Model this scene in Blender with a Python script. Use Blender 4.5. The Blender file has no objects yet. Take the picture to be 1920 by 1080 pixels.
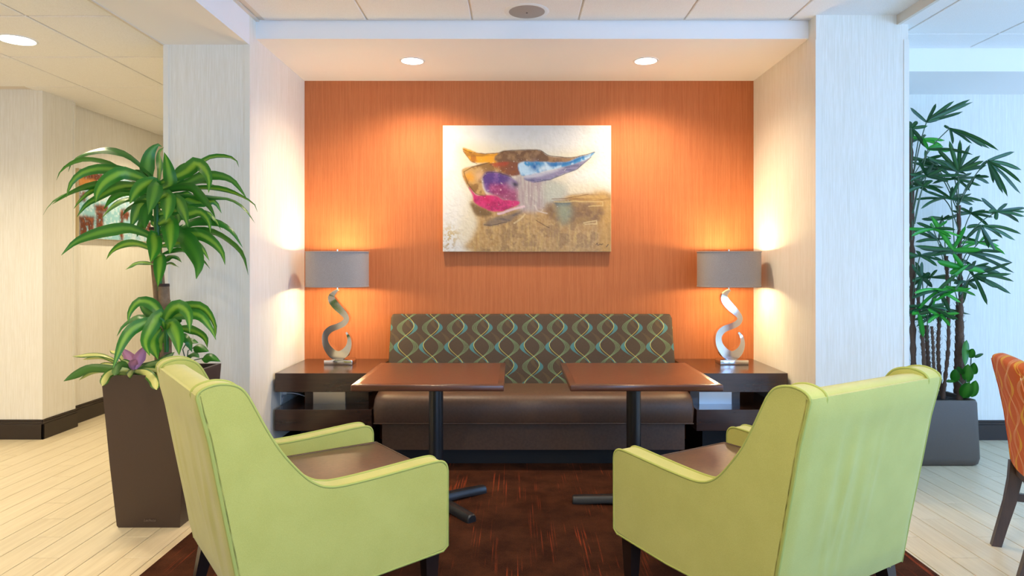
import bpy, bmesh, math, random
import numpy as np
from mathutils import Vector, Matrix, noise

random.seed(7)
R = math.radians
scene = bpy.context.scene
C = scene.collection

# ------------------------------------------------------------------ camera
F_PX, CX, CY, EYE = 1280.0, 966.0, 493.0, 1.36      # 24 mm lens, eye 1.36 m above the floor
cam_d = bpy.data.cameras.new('camera')
cam = bpy.data.objects.new('camera', cam_d)
C.objects.link(cam)
cam.location = (0, 0, EYE)
cam.rotation_euler = (R(90), 0, 0)
cam_d.sensor_fit = 'HORIZONTAL'
cam_d.sensor_width = 36
cam_d.lens = 36 * F_PX / 1920
cam_d.shift_x = (960 - CX) / 1920
cam_d.shift_y = (CY - 540) / 1920
cam_d.clip_start = 0.05
scene.camera = cam

# ------------------------------------------------------------------ world, exposure
W = bpy.data.worlds.new('World')
scene.world = W
W.use_nodes = True
bg = W.node_tree.nodes['Background']
bg.inputs[0].default_value = (0.30, 0.55, 1.0, 1)
bg.inputs[1].default_value = 8.2
vs = scene.view_settings
vs.view_transform = 'Standard'
vs.look = 'None'
vs.exposure = 0.0
vs.gamma = 1.0
vs.use_curve_mapping = False


def portal(name, loc, rot, sx, sy):
    l = bpy.data.lights.new(name, 'AREA')
    l.shape = 'RECTANGLE'
    l.size, l.size_y = sx, sy
    l.cycles.is_portal = True
    o = bpy.data.objects.new(name, l)
    o.location = loc
    o.rotation_euler = rot
    C.objects.link(o)


# room extents
XL, XR, YR = -6.0, 5.6, -3.0            # far left wall, right window wall, rear window wall
REAR_WIN = [(0.6, 2.7), (3.0, 5.2)]
RIGHT_WIN = [(-2.4, -0.3), (0.2, 2.2), (2.8, 4.3)]
WZ0, WZ1 = 0.45, 2.45
for a, b in REAR_WIN:
    portal('daylight_portal', ((a + b) / 2, YR - 0.08, (WZ0 + WZ1) / 2), (R(90), 0, 0), b - a, WZ1 - WZ0)
for a, b in RIGHT_WIN:
    portal('daylight_portal', (XR + 0.08, (a + b) / 2, (WZ0 + WZ1) / 2), (0, R(90), 0), WZ1 - WZ0, b - a)


# ------------------------------------------------------------------ colour + node helpers
def lin(c):
    c = c / 255.0
    return c / 12.92 if c <= 0.04045 else ((c + 0.055) / 1.055) ** 2.4


def rgb(r, g, b):
    return (lin(r), lin(g), lin(b), 1.0)


class E_:
    """arithmetic on shader sockets"""
    def __init__(s, nt, sock):
        s.nt, s.s = nt, sock

    def op(s, o, b=None, c=None, clamp=False):
        n = s.nt.nodes.new('ShaderNodeMath')
        n.operation = o
        n.use_clamp = clamp
        for i, v in enumerate((s, b, c)):
            if v is None:
                continue
            if isinstance(v, E_):
                s.nt.links.new(v.s, n.inputs[i])
            else:
                n.inputs[i].default_value = v
        return E_(s.nt, n.outputs[0])

    def __add__(s, o): return s.op('ADD', o)
    def __sub__(s, o): return s.op('SUBTRACT', o)
    def __mul__(s, o): return s.op('MULTIPLY', o)
    def sin(s): return s.op('SINE')
    def abs(s): return s.op('ABSOLUTE')
    def lt(s, o): return s.op('LESS_THAN', o)
    def gt(s, o): return s.op('GREATER_THAN', o)
    def max(s, o): return s.op('MAXIMUM', o)
    def wrap(s, T): return s.op('WRAP', T / 2, -T / 2)
    def ramp(s, a, b):
        n = s.nt.nodes.new('ShaderNodeMapRange')
        n.clamp = True
        n.interpolation_type = 'SMOOTHSTEP'
        s.nt.links.new(s.s, n.inputs[0])
        n.inputs[1].default_value = a
        n.inputs[2].default_value = b
        return E_(s.nt, n.outputs[0])


class Mat:
    def __init__(s, name, base=(0.8, 0.8, 0.8, 1), rough=0.6, metal=0.0, spec=0.5):
        s.m = bpy.data.materials.new(name)
        s.m.use_nodes = True
        s.nt = s.m.node_tree
        s.b = s.nt.nodes['Principled BSDF']
        s.b.inputs['Base Color'].default_value = base
        s.b.inputs['Roughness'].default_value = rough
        s.b.inputs['Metallic'].default_value = metal
        s.b.inputs['Specular IOR Level'].default_value = spec

    def new(s, t):
        return s.nt.nodes.new(t)

    def link(s, a, b):
        s.nt.links.new(a.s if isinstance(a, E_) else a, b)

    def coord(s, kind='Object', scale=(1, 1, 1), rnd=False):
        if kind == 'Position':
            o = s.new('ShaderNodeNewGeometry').outputs['Position']
        else:
            o = s.new('ShaderNodeTexCoord').outputs[kind]
        if rnd:
            oi = s.new('ShaderNodeObjectInfo')
            a = s.new('ShaderNodeVectorMath')
            a.operation = 'MULTIPLY_ADD'
            s.link(oi.outputs['Random'], a.inputs[0])
            a.inputs[1].default_value = (37, 53, 29)
            s.link(o, a.inputs[2])
            o = a.outputs[0]
        mp = s.new('ShaderNodeMapping')
        mp.inputs['Scale'].default_value = scale
        s.link(o, mp.inputs[0])
        return mp.outputs[0]

    def xyz(s, vec):
        n = s.new('ShaderNodeSeparateXYZ')
        s.link(vec, n.inputs[0])
        return [E_(s.nt, n.outputs[i]) for i in range(3)]

    def noise(s, vec, scale=1.0, detail=4, rough=0.55):
        n = s.new('ShaderNodeTexNoise')
        n.inputs['Scale'].default_value = scale
        n.inputs['Detail'].default_value = detail
        n.inputs['Roughness'].default_value = rough
        s.link(vec, n.inputs['Vector'])
        return E_(s.nt, n.outputs['Fac'])

    def mix(s, f, a, b):
        n = s.new('ShaderNodeMix')
        n.data_type = 'RGBA'
        if isinstance(f, E_):
            s.link(f, n.inputs[0])
        else:
            n.inputs[0].default_value = f
        for i, v in ((6, a), (7, b)):
            if isinstance(v, tuple):
                n.inputs[i].default_value = v
            else:
                s.link(v, n.inputs[i])
        return n.outputs[2]

    def color(s, c):
        s.link(c, s.b.inputs['Base Color'])

    def bump(s, h, strength=0.3, dist=0.002):
        n = s.new('ShaderNodeBump')
        n.inputs['Strength'].default_value = strength
        n.inputs['Distance'].default_value = dist
        s.link(h, n.inputs['Height'])
        s.link(n.outputs[0], s.b.inputs['Normal'])


# ------------------------------------------------------------------ materials
def wallpaper(name, c1, c2, c3=None, k=0.55):
    M = Mat(name, rough=0.75, spec=0.25)
    v = M.coord('Position', (170, 170, 3.0))
    n1 = M.noise(v, 1.0, 3, 0.6)
    v2 = M.coord('Position', (420, 420, 9.0))
    n2 = M.noise(v2, 1.0, 2, 0.5)
    f = (n1 * 0.6 + n2 * 0.4)
    col = M.mix(f.ramp(0.38, 0.62), c1, c2)
    if c3:
        col = M.mix(n2.ramp(0.55, 0.72) * k, col, c3)
    M.color(col)
    M.bump(f, 0.25, 0.0015)
    return M.m


def plain(name, c, rough=0.6, metal=0.0, spec=0.5, grain=None, bump=0.0, kind='Object'):
    M = Mat(name, c, rough, metal, spec)
    if grain:
        n = M.noise(M.coord(kind), grain, 4, 0.6)
        d = tuple(x * 0.82 for x in c[:3]) + (1,)
        M.color(M.mix(n.ramp(0.35, 0.65), d, c))
        if bump:
            M.bump(n, bump, 0.002)
    return M.m


def fabric(name, c1, c2, scale=900, bump=0.35):
    M = Mat(name, c1, 0.9, spec=0.2)
    n = M.noise(M.coord('Object'), scale, 2, 0.5)
    n2 = M.noise(M.coord('Object'), 9, 3, 0.5)
    M.color(M.mix((n * 0.7 + n2 * 0.3).ramp(0.35, 0.65), c2, c1))
    M.bump(n, bump, 0.001)
    M.b.inputs['Sheen Weight'].default_value = 0.3
    M.b.inputs['Sheen Roughness'].default_value = 0.5
    return M.m


def wood_dark(name, c1, c2, rough, along=(3, 60, 60), kind='Object', coat=0.0):
    M = Mat(name, c1, rough)
    n = M.noise(M.coord(kind, along), 1.0, 5, 0.65)
    M.color(M.mix(n.ramp(0.3, 0.7), c1, c2))
    M.b.inputs['Coat Weight'].default_value = coat
    M.b.inputs['Coat Roughness'].default_value = 0.12
    return M.m


m_wall = wallpaper('cream_wallpaper', rgb(232, 227, 213), rgb(242, 238, 228), rgb(248, 246, 239))
m_orange = wallpaper('orange_wallpaper', rgb(186, 107, 62), rgb(200, 121, 73), rgb(158, 92, 56), 0.5)
m_paint = plain('white_ceiling_paint', rgb(246, 243, 240), 0.8, spec=0.2)
m_guard = plain('ivory_corner_guard', rgb(238, 234, 222), 0.4)
m_grid = plain('white_ceiling_grid', rgb(225, 215, 200), 0.5)


def tile_mat():
    M = Mat('white_mineral_tile', rough=0.9, spec=0.15)
    n = M.noise(M.coord('Position'), 260, 3, 0.7)
    M.color(M.mix(n.ramp(0.3, 0.6), rgb(234, 231, 226), rgb(247, 245, 242)))
    M.bump(n, 0.3, 0.002)
    return M.m


m_tile = tile_mat()


def plank_mat(name, joints):
    M = Mat(name, rough=0.38, spec=0.45)
    v = M.coord('Position', (42, 2.2, 1), rnd=True)
    n = M.noise(v, 1.0, 5, 0.6)
    v2 = M.coord('Position', (300, 6, 1), rnd=True)
    n2 = M.noise(v2, 1.0, 2, 0.5)
    col = M.mix((n * 0.65 + n2 * 0.35).ramp(0.2, 0.8), rgb(202, 185, 150), rgb(227, 213, 182))
    oi = M.new('ShaderNodeObjectInfo')
    f = E_(M.nt, oi.outputs['Random'])
    col = M.mix(f * 0.22, col, rgb(236, 222, 192))
    M.color(col)
    M.bump(n2, 0.12, 0.001)
    return M.m


m_plank = plank_mat('pale_wood_plank', False)
m_joint = plain('floor_joint', rgb(86, 68, 46), 0.8)


def carpet_mat():
    M = Mat('dark_brown_carpet', rough=0.95, spec=0.1)
    p = M.coord('Position')
    x, y, z = M.xyz(p)
    pile = M.noise(p, 420, 2, 0.6)
    blot = M.noise(p, 5.5, 4, 0.6)
    base = M.mix((pile * 0.5 + blot * 0.5).ramp(0.32, 0.68), rgb(44, 22, 12), rgb(86, 48, 28))
    thin = M.noise(M.coord('Position', (120, 1.1, 1)), 1.0, 1, 0.4)
    clus = M.noise(M.coord('Position', (6.5, 1.6, 1)), 1.0, 2, 0.5)
    brk = M.noise(M.coord('Position', (30, 3.2, 1)), 1.0, 2, 0.5)
    f = thin.ramp(0.56, 0.66) * clus.ramp(0.46, 0.60) * brk.ramp(0.40, 0.56)
    f = f * (pile.ramp(0.25, 0.6) * 0.6 + 0.4)
    M.color(M.mix(f * 0.55, base, rgb(176, 74, 40)))
    M.bump(pile, 0.6, 0.004)
    return M.m


m_carpet = carpet_mat()
m_base = plain('espresso_baseboard', rgb(44, 32, 27), 0.35)
m_green = fabric('lime_green_upholstery', rgb(192, 190, 104), rgb(178, 176, 90))
m_pipe = plain('lime_green_piping', rgb(166, 172, 88), 0.8)
m_vinyl = plain('brown_vinyl', rgb(96, 72, 56), 0.42, grain=60, bump=0.06)
m_leg = plain('espresso_leg', rgb(34, 22, 18), 0.35)
m_side = wood_dark('espresso_laminate', rgb(48, 30, 24), rgb(66, 42, 32), 0.25, (2, 60, 14), coat=0.4)
m_ttop = wood_dark('reddish_brown_laminate', rgb(88, 48, 34), rgb(104, 58, 40), 0.30, (60, 60, 60), coat=0.25)
m_tedge = wood_dark('dark_table_edge', rgb(76, 42, 30), rgb(92, 52, 38), 0.28, (6, 6, 60), coat=0.3)
m_black = plain('black_powder_coated_metal', rgb(30, 31, 34), 0.32, spec=0.6)
m_steel = plain('brushed_steel', rgb(190, 190, 190), 0.30, 1.0)
m_chrome = plain('polished_chrome', rgb(225, 223, 220), 0.10, 1.0)
m_toe = plain('black_toe_kick', rgb(18, 17, 18), 0.6)
m_planter = plain('brown_planter_resin', rgb(72, 54, 44), 0.45, grain=700, bump=0.15)
m_planter2 = plain('grey_planter_resin', rgb(86, 76, 66), 0.55, grain=500, bump=0.15)
m_soil = plain('dark_soil', rgb(34, 26, 22), 0.95, grain=120, bump=0.8)
m_white = plain('white_plastic', rgb(236, 236, 232), 0.4)
m_spk = plain('grey_speaker_mesh', rgb(170, 164, 158), 0.7, grain=900)
m_dot = plain('black_dot', rgb(20, 20, 20), 0.6)
m_bark = plain('tan_bark', rgb(132, 108, 84), 0.9, grain=45, bump=0.6)
m_cut = plain('dark_cut_end', rgb(66, 50, 42), 0.9, grain=80)
m_fibre = plain('dark_fibrous_bark', rgb(98, 74, 58), 0.95, grain=160, bump=0.9)
m_wooddk = wood_dark('dark_walnut_frame', rgb(62, 46, 38), rgb(80, 60, 50), 0.4, (30, 30, 4))
m_grvinyl = plain('taupe_vinyl', rgb(96, 84, 76), 0.4, grain=60, bump=0.05)


def emit(name, c, strength):
    M = Mat(name, (0.9, 0.9, 0.9, 1))
    M.b.inputs['Emission Color'].default_value = c
    M.b.inputs['Emission Strength'].default_value = strength
    return M.m


m_lens = emit('lit_downlight_lens', (1, 0.93, 0.82, 1), 14)
m_bulb = emit('lit_bulb', (1, 0.72, 0.42, 1), 12)


def shade_mat():
    M = Mat('grey_shade_fabric', rough=0.9, spec=0.15)
    n = M.noise(M.coord('Object', (500, 500, 500)), 1.0, 2, 0.5)
    M.color(M.mix(n.ramp(0.35, 0.65), rgb(158, 150, 144), rgb(178, 170, 164)))
    M.bump(n, 0.2, 0.001)
    return M.m


m_shade = shade_mat()
m_shade_in = plain('white_shade_lining', rgb(236, 226, 206), 0.8)


def leaf_mat(name, edge, mid, tipc=None, sharp=(0.10, 0.34), gloss=0.32):
    M = Mat(name, rough=gloss, spec=0.5)
    u, v, _ = M.xyz(M.coord('UV'))
    n = M.noise(M.coord('UV', (26, 3, 1), rnd=True), 1.0, 3, 0.5)
    a = (u - 0.5).abs() + (n - 0.5) * 0.16
    f = a.ramp(*sharp)
    oi = M.new('ShaderNodeObjectInfo')
    r = E_(M.nt, oi.outputs['Random'])
    e2 = tuple(x * 0.72 for x in edge[:3]) + (1,)
    ec = M.mix(r, edge, e2)
    mc = M.mix(r.ramp(0.25, 0.9), mid, edge)
    M.color(M.mix(f, mc, ec))
    M.b.inputs['Transmission Weight'].default_value = 0.0
    M.b.inputs['Subsurface Weight'].default_value = 0.0
    M.bump(n, 0.25, 0.002)
    tr = M.new('ShaderNodeBsdfTranslucent')
    M.link(M.b.inputs['Base Color'].links[0].from_socket, tr.inputs[0])
    ad = M.new('ShaderNodeMixShader')
    ad.inputs[0].default_value = 0.22
    M.link(M.b.outputs[0], ad.inputs[1])
    M.link(tr.outputs[0], ad.inputs[2])
    M.link(ad.outputs[0], M.nt.nodes['Material Output'].inputs[0])
    return M.m


m_leaf = leaf_mat('green_striped_leaf', rgb(54, 128, 40), rgb(132, 182, 58), sharp=(0.04, 0.30))
m_brom = leaf_mat('cream_edged_leaf', rgb(74, 124, 46), rgb(218, 220, 132), sharp=(0.28, 0.36))
m_bract = leaf_mat('pink_bract', rgb(200, 136, 172), rgb(228, 186, 206), gloss=0.4)
m_pothos = leaf_mat('pothos_leaf', rgb(44, 116, 30), rgb(70, 140, 44))
m_palm = leaf_mat('palm_leaflet', rgb(34, 84, 44), rgb(52, 108, 52), gloss=0.35)
m_palmb = leaf_mat('fresh_palm_leaflet', rgb(42, 158, 40), rgb(78, 186, 56), gloss=0.35)
m_stemg = plain('green_petiole', rgb(74, 98, 70), 0.5)


def strand_pattern(M, u, v, T, P, base, line, ribbon, bands, faint, amp=0.055):
    th = v * (2 * math.pi / P)
    s = th.sin()
    sa = s.abs()
    col = base
    # faint wide swirls
    fc = (u - (th + 2.2).sin() * (amp * 1.1) - T * 0.35).wrap(T)
    col = M.mix(fc.abs().lt((th + 2.2).sin().abs() * 0.014 + 0.001) * 0.35, col, faint)
    # broad tapering ribbon
    rc = (u - s * (amp * 1.28) + 0.002).wrap(T)
    col = M.mix(rc.abs().lt(sa * sa * 0.013 + 0.0022) * 0.85, col, ribbon)
    # bundle of thin lines running against it
    bc = (u + s * (amp * 1.18) - 0.012).wrap(T)
    for k in range(-2, 3):
        off = (sa * 0.75 + 0.25) * (k * 0.0080)
        col = M.mix((bc - off).abs().lt(0.0010) * 0.9, col, bands)
    # single line
    lc = (u - (th - 0.35).sin() * amp).wrap(T)
    col = M.mix(lc.abs().lt(0.0023), col, line)
    return col


def banq_mat():
    M = Mat('swirl_banquette_fabric', rough=0.8, spec=0.25)
    p = M.coord('Object')
    x, y, z = M.xyz(p)
    n = M.noise(p, 900, 2, 0.5)
    base = M.mix(n.ramp(0.3, 0.7), rgb(70, 58, 46), rgb(86, 72, 58))
    col = strand_pattern(M, x, z + 0.02, 0.1865, 0.276, base, rgb(186, 178, 92), rgb(74, 128, 130), rgb(128, 168, 120), rgb(104, 90, 60))
    M.color(col)
    M.bump(n, 0.2, 0.001)
    return M.m


def orange_mat():
    M = Mat('orange_swirl_fabric', rough=0.8, spec=0.25)
    p = M.coord('Object')
    x, y, z = M.xyz(p)
    n = M.noise(p, 900, 2, 0.5)
    base = M.mix(n.ramp(0.3, 0.7), rgb(196, 92, 44), rgb(214, 110, 58))
    col = strand_pattern(M, x + y * 1.0 + 0.06, z, 0.17, 0.25, base, rgb(226, 176, 74), rgb(222, 170, 64), rgb(240, 206, 158), rgb(226, 150, 96), amp=0.045)
    M.color(col)
    M.bump(n, 0.2, 0.001)
    return M.m


m_banq = banq_mat()
m_ofab = orange_mat()


def attr_mat(name, rough, scale, bump):
    M = Mat(name, rough=rough, spec=0.35)
    a = M.new('ShaderNodeAttribute')
    a.attribute_name = 'paint'
    M.color(a.outputs['Color'])
    n = M.noise(M.coord('Object'), scale, 5, 0.7)
    M.bump(n, bump, 0.006)
    return M.m


m_art = attr_mat('glossy_oil_paint', 0.33, 38, 0.35)
m_art2 = attr_mat('matt_mixed_media', 0.6, 60, 0.3)
m_canvas = plain('canvas_edge', rgb(226, 206, 160), 0.8)


# ------------------------------------------------------------------ mesh helpers
def P(px, py, d):
    return Vector(((px - CX) * d / F_PX, d, EYE + (CY - py) * d / F_PX))


def link(name, me, mat, parent=None, smooth=None):
    if mat is not None and not me.materials:
        me.materials.append(mat)
    if smooth is not None:
        for p in me.polygons:
            p.use_smooth = True
        me.set_sharp_from_angle(angle=R(smooth))
    o = bpy.data.objects.new(name, me)
    C.objects.link(o)
    if parent is not None:
        o.parent = parent
    return o


def weighted(o):
    m = o.modifiers.new('weighted_normal', 'WEIGHTED_NORMAL')
    m.keep_sharp = True
    m.weight = 100
    return o


def bm_obj(name, bm, mat, parent=None, smooth=None):
    me = bpy.data.meshes.new(name)
    bmesh.ops.recalc_face_normals(bm, faces=bm.faces)
    bm.to_mesh(me)
    bm.free()
    return link(name, me, mat, parent, smooth)


def add_box(bm, x0, x1, y0, y1, z0, z1, bev=0.0, seg=2):
    r = bmesh.ops.create_cube(bm, size=1.0)
    vs_ = r['verts']
    for v in vs_:
        v.co = Vector((x0 + (v.co.x + 0.5) * (x1 - x0), y0 + (v.co.y + 0.5) * (y1 - y0), z0 + (v.co.z + 0.5) * (z1 - z0)))
    if bev > 0:
        es = list({e for v in vs_ for e in v.link_edges})
        bmesh.ops.bevel(bm, geom=es, offset=bev, segments=seg, affect='EDGES', profile=0.5)


def box(name, x0, x1, y0, y1, z0, z1, mat, parent=None, bev=0.0, seg=2):
    bm = bmesh.new()
    add_box(bm, x0, x1, y0, y1, z0, z1, bev, seg)
    return bm_obj(name, bm, mat, parent, 35 if bev else None)


def struct(o):
    o['kind'] = 'structure'
    return o


def thing(name, label, cat, loc=(0, 0, 0), rz=0.0, group=None):
    o = bpy.data.objects.new(name, None)
    o.empty_display_size = 0.1
    C.objects.link(o)
    o.location = loc
    o.rotation_euler = (0, 0, rz)
    return tag(o, label, cat, group)


def tag(o, label, cat, group=None):
    o['label'] = label
    o['category'] = cat
    if group:
        o['group'] = group
    return o


def add_prism(bm, prof, x0, x1, bev=0.0, seg=3, axis='x'):
    """profile of (a, z) points pushed along x"""
    f = (lambda a, z, x: Vector((x, a, z))) if axis == 'x' else (lambda a, z, x: Vector((a, x, z)))
    A = [bm.verts.new(f(a, z, x0)) for a, z in prof]
    B = [bm.verts.new(f(a, z, x1)) for a, z in prof]
    n = len(prof)
    fa = bm.faces.new(A)
    fb = bm.faces.new(B[::-1])
    for i in range(n):
        bm.faces.new((A[i], B[i], B[(i + 1) % n], A[(i + 1) % n]))
    if bev > 0:
        es = list(set(fa.edges) | set(fb.edges))
        bmesh.ops.bevel(bm, geom=es, offset=bev, segments=seg, affect='EDGES', profile=0.5)


def add_tube(bm, pts, rad, n=8, closed=False, cap=True):
    pts = [Vector(p) for p in pts]
    N = len(pts)
    rings = []
    up = None
    for i in range(N):
        a = pts[(i - 1) % N] if (closed or i > 0) else pts[0]
        b = pts[(i + 1) % N] if (closed or i < N - 1) else pts[-1]
        t = (b - a).normalized()
        if up is None:
            up = Vector((0, 0, 1)) if abs(t.z) < 0.9 else Vector((1, 0, 0))
        s = t.cross(up).normalized()
        up = s.cross(t).normalized()
        r = rad[i] if isinstance(rad, (list, tuple)) else rad
        rings.append([bm.verts.new(pts[i] + (s * math.cos(2 * math.pi * k / n) + up * math.sin(2 * math.pi * k / n)) * r) for k in range(n)])
    for i in range(N if closed else N - 1):
        a, b = rings[i], rings[(i + 1) % N]
        for k in range(n):
            bm.faces.new((a[k], a[(k + 1) % n], b[(k + 1) % n], b[k]))
    if cap and not closed:
        bm.faces.new(rings[0][::-1])
        bm.faces.new(rings[-1])


def tube(name, pts, rad, mat, parent=None, n=8, closed=False):
    bm = bmesh.new()
    add_tube(bm, pts, rad, n, closed)
    return bm_obj(name, bm, mat, parent, 50)


def add_lathe(bm, prof, n=32, sx=1.0, sy=1.0, ctr=(0, 0, 0)):
    """(r, z) profile round z; open profile unless it starts and ends on the axis"""
    rings = []
    for r, z in prof:
        if r < 1e-6:
            rings.append([bm.verts.new((ctr[0], ctr[1], ctr[2] + z))])
        else:
            rings.append([bm.verts.new((ctr[0] + r * sx * math.cos(2 * math.pi * k / n), ctr[1] + r * sy * math.sin(2 * math.pi * k / n), ctr[2] + z)) for k in range(n)])
    for a, b in zip(rings, rings[1:]):
        for k in range(n):
            k2 = (k + 1) % n
            if len(a) == 1 and len(b) == 1:
                continue
            if len(a) == 1:
                bm.faces.new((a[0], b[k2], b[k]))
            elif len(b) == 1:
                bm.faces.new((a[k], a[k2], b[0]))
            else:
                bm.faces.new((a[k], a[k2], b[k2], b[k]))


def lathe(name, prof, mat, parent=None, n=32, sx=1.0, sy=1.0, ctr=(0, 0, 0), smooth=40):
    bm = bmesh.new()
    add_lathe(bm, prof, n, sx, sy, ctr)
    return bm_obj(name, bm, mat, parent, smooth)


def catmull(pts, m=8):
    pts = [Vector(p) for p in pts]
    if len(pts) == 2:
        return [pts[0].lerp(pts[1], i / m) for i in range(m + 1)]
    q = [pts[0] * 2 - pts[1]] + pts + [pts[-1] * 2 - pts[-2]]
    out = []
    for i in range(1, len(q) - 2):
        p0, p1, p2, p3 = q[i - 1:i + 3]
        for k in range(m):
            t = k / m
            out.append(0.5 * ((2 * p1) + (p2 - p0) * t + (2 * p0 - 5 * p1 + 4 * p2 - p3) * t * t + (3 * p1 - p0 - 3 * p2 + p3) * t ** 3))
    out.append(pts[-1])
    return out


def resample(pts, n):
    d = [0.0]
    for a, b in zip(pts, pts[1:]):
        d.append(d[-1] + (b - a).length)
    out = []
    j = 0
    for i in range(n + 1):
        s = d[-1] * i / n
        while j < len(d) - 2 and d[j + 1] < s:
            j += 1
        t = (s - d[j]) / max(d[j + 1] - d[j], 1e-9)
        out.append(pts[j].lerp(pts[j + 1], min(max(t, 0), 1)))
    return out

# ================================================================== the setting
YB = 5.25                  # back wall of the alcove
XA, XB = -1.620, 1.833     # alcove side walls
YP = 4.16                  # front of the two pillars
XPL, XPR = -2.139, 2.395   # outer sides of the pillars
ZC, ZS, ZH, ZRC = 2.87, 2.76, 2.69, 2.815    # main ceiling, alcove soffit, hall ceiling, right ceiling

# ---- floor: pale planks, each its own piece where the camera sees them
floor = struct(box('floor', XL, XR, YR, 9.0, -0.08, -0.006, m_joint))
PW, PL = 0.1415, 0.72
XC0, XC1, YC0, YC1 = -1.628, 1.838, 0.6, YB - 0.001     # inlaid carpet
_pm = {}


def plank(x0, x1, y0, y1):
    g = 0.0018
    w, l = x1 - x0 - 2 * g, y1 - y0 - 2 * g
    if w < 0.01 or l < 0.02:
        return
    k = (round(w, 3), round(l, 3))
    if k not in _pm:
        bm = bmesh.new()
        add_box(bm, -w / 2, w / 2, -l / 2, l / 2, -0.006, 0.0, 0.0012, 1)
        me = bpy.data.meshes.new('plank')
        bmesh.ops.recalc_face_normals(bm, faces=bm.faces)
        bm.to_mesh(me)
        bm.free()
        _pm[k] = me
    o = link('plank', _pm[k], m_plank, floor)
    o.location = ((x0 + x1) / 2, (y0 + y1) / 2, 0)


def plank_zone(ax, bx, ay, by):
    k0 = math.floor((ax + 2.10) / PW)
    k1 = math.ceil((bx + 2.10) / PW)
    for k in range(k0, k1):
        x0, x1 = -2.10 + k * PW, -2.10 + (k + 1) * PW
        x0, x1 = max(x0, ax), min(x1, bx)
        off = 3.148 - 0.24 * (k + 1)
        j = math.floor((ay - off) / PL)
        y = off + j * PL
        while y < by:
            y0, y1 = max(y, ay), min(y + PL, by)
            plank(x0, x1, y0, y1)
            y += PL


plank_zone(-3.70, XC0, 2.35, 7.6)
plank_zone(XC1, 3.95, 2.35, YB)
bm = bmesh.new()
for a, b, c, d in ((XL, -3.70, YR, 9.0), (-3.70, XC0, YR, 2.35), (-3.70, XC0, 7.6, 9.0), (XC0, XC1, YR, YC0), (XC1, XR, YR, 2.35), (3.95, XR, 2.35, YB)):
    k = math.ceil((a + 2.10) / PW - 1)
    x = a
    while x < b - 1e-4:
        nx = min(-2.10 + PW * (math.floor((x + 2.10) / PW + 1e-6) + 1), b)
        if nx - x > 0.006:
            add_box(bm, x + 0.001, nx - 0.001, c, d, -0.006, 0.0)
        x = nx
o = bm_obj('plank_field', bm, m_plank, floor)
o['kind'] = 'stuff'

carpet = tag(box('inlaid_carpet', XC0, XC1, YC0, YC1, -0.006, 0.006, m_carpet), 'dark brown inlaid carpet with broken rust red streaks under the lounge', 'carpet')

# ---- walls
struct(box('wall_back', XA, XB, YB, YB + 0.1, 0, ZC + 0.1, m_orange))
struct(box('wall_alcove_left', XPL, XA, YP, 9.0, 0, ZC + 0.1, m_wall))
struct(box('wall_alcove_right', XB, XPR, YP, YB + 0.1, 0, ZC + 0.1, m_wall))
struct(box('wall_back_right', XPR, XR, YB, YB + 0.1, 0, ZC + 0.1, m_wall))
struct(box('wall_hall_corner', XL, -3.65, 5.27, 5.66, 0, ZC, m_wall))
struct(box('wall_hall_left', XL, -3.72, 5.66, 9.0, 0, ZC, m_wall))
struct(box('wall_hall_end', -3.72, XPL, 9.0, 9.1, 0, ZC, m_wall))
struct(box('wall_left', XL - 0.1, XL, YR, 5.27, 0, ZC, m_wall))


def win_wall(name, wins, lo, hi, horiz):
    bm = bmesh.new()
    cuts = [lo] + [v for w in wins for v in w] + [hi]
    for i in range(0, len(cuts), 2):
        a, b = cuts[i], cuts[i + 1]
        q = (a, b, YR - 0.12, YR) if horiz else (XR, XR + 0.12, a, b)
        add_box(bm, *q, 0, ZC + 0.1)
    for a, b in wins:
        q = (a, b, YR - 0.12, YR) if horiz else (XR, XR + 0.12, a, b)
        add_box(bm, *q, 0, WZ0)
        add_box(bm, *q, WZ1, ZC + 0.1)
    struct(bm_obj(name, bm, m_wall))


win_wall('wall_rear', REAR_WIN, XL - 0.1, XR + 0.12, True)
win_wall('wall_right', RIGHT_WIN, YR, YB + 0.1, False)
wi = 1
for horiz, wins in ((True, REAR_WIN), (False, RIGHT_WIN)):
    for a, b in wins:
        bm = bmesh.new()
        t = 0.04
        for (p, q, z0, z1) in ((a, b, WZ0, WZ0 + t), (a, b, WZ1 - t, WZ1), (a, a + t, WZ0, WZ1), (b - t, b, WZ0, WZ1), ((a + b - t) / 2, (a + b + t) / 2, WZ0, WZ1)):
            if horiz:
                add_box(bm, p, q, YR - 0.07, YR - 0.03, z0, z1)
            else:
                add_box(bm, XR + 0.03, XR + 0.07, p, q, z0, z1)
        struct(bm_obj('window_%d' % wi, bm, m_black))
        wi += 1

# ---- ceilings with lay-in tiles
_tm = {}


def ceil_tile(parent, x0, x1, y0, y1, z, g=0.006):
    w, l = x1 - x0 - 2 * g, y1 - y0 - 2 * g
    if w < 0.02 or l < 0.02:
        return
    k = (round(w, 3), round(l, 3))
    if k not in _tm:
        bm = bmesh.new()
        add_box(bm, -w / 2, w / 2, -l / 2, l / 2, 0.0, 0.012, 0.003, 1)
        me = bpy.data.meshes.new('ceiling_tile')
        bmesh.ops.recalc_face_normals(bm, faces=bm.faces)
        bm.to_mesh(me)
        bm.free()
        _tm[k] = me
    o = link('ceiling_tile', _tm[k], m_tile, parent)
    o.location = ((x0 + x1) / 2, (y0 + y1) / 2, z)


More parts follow.
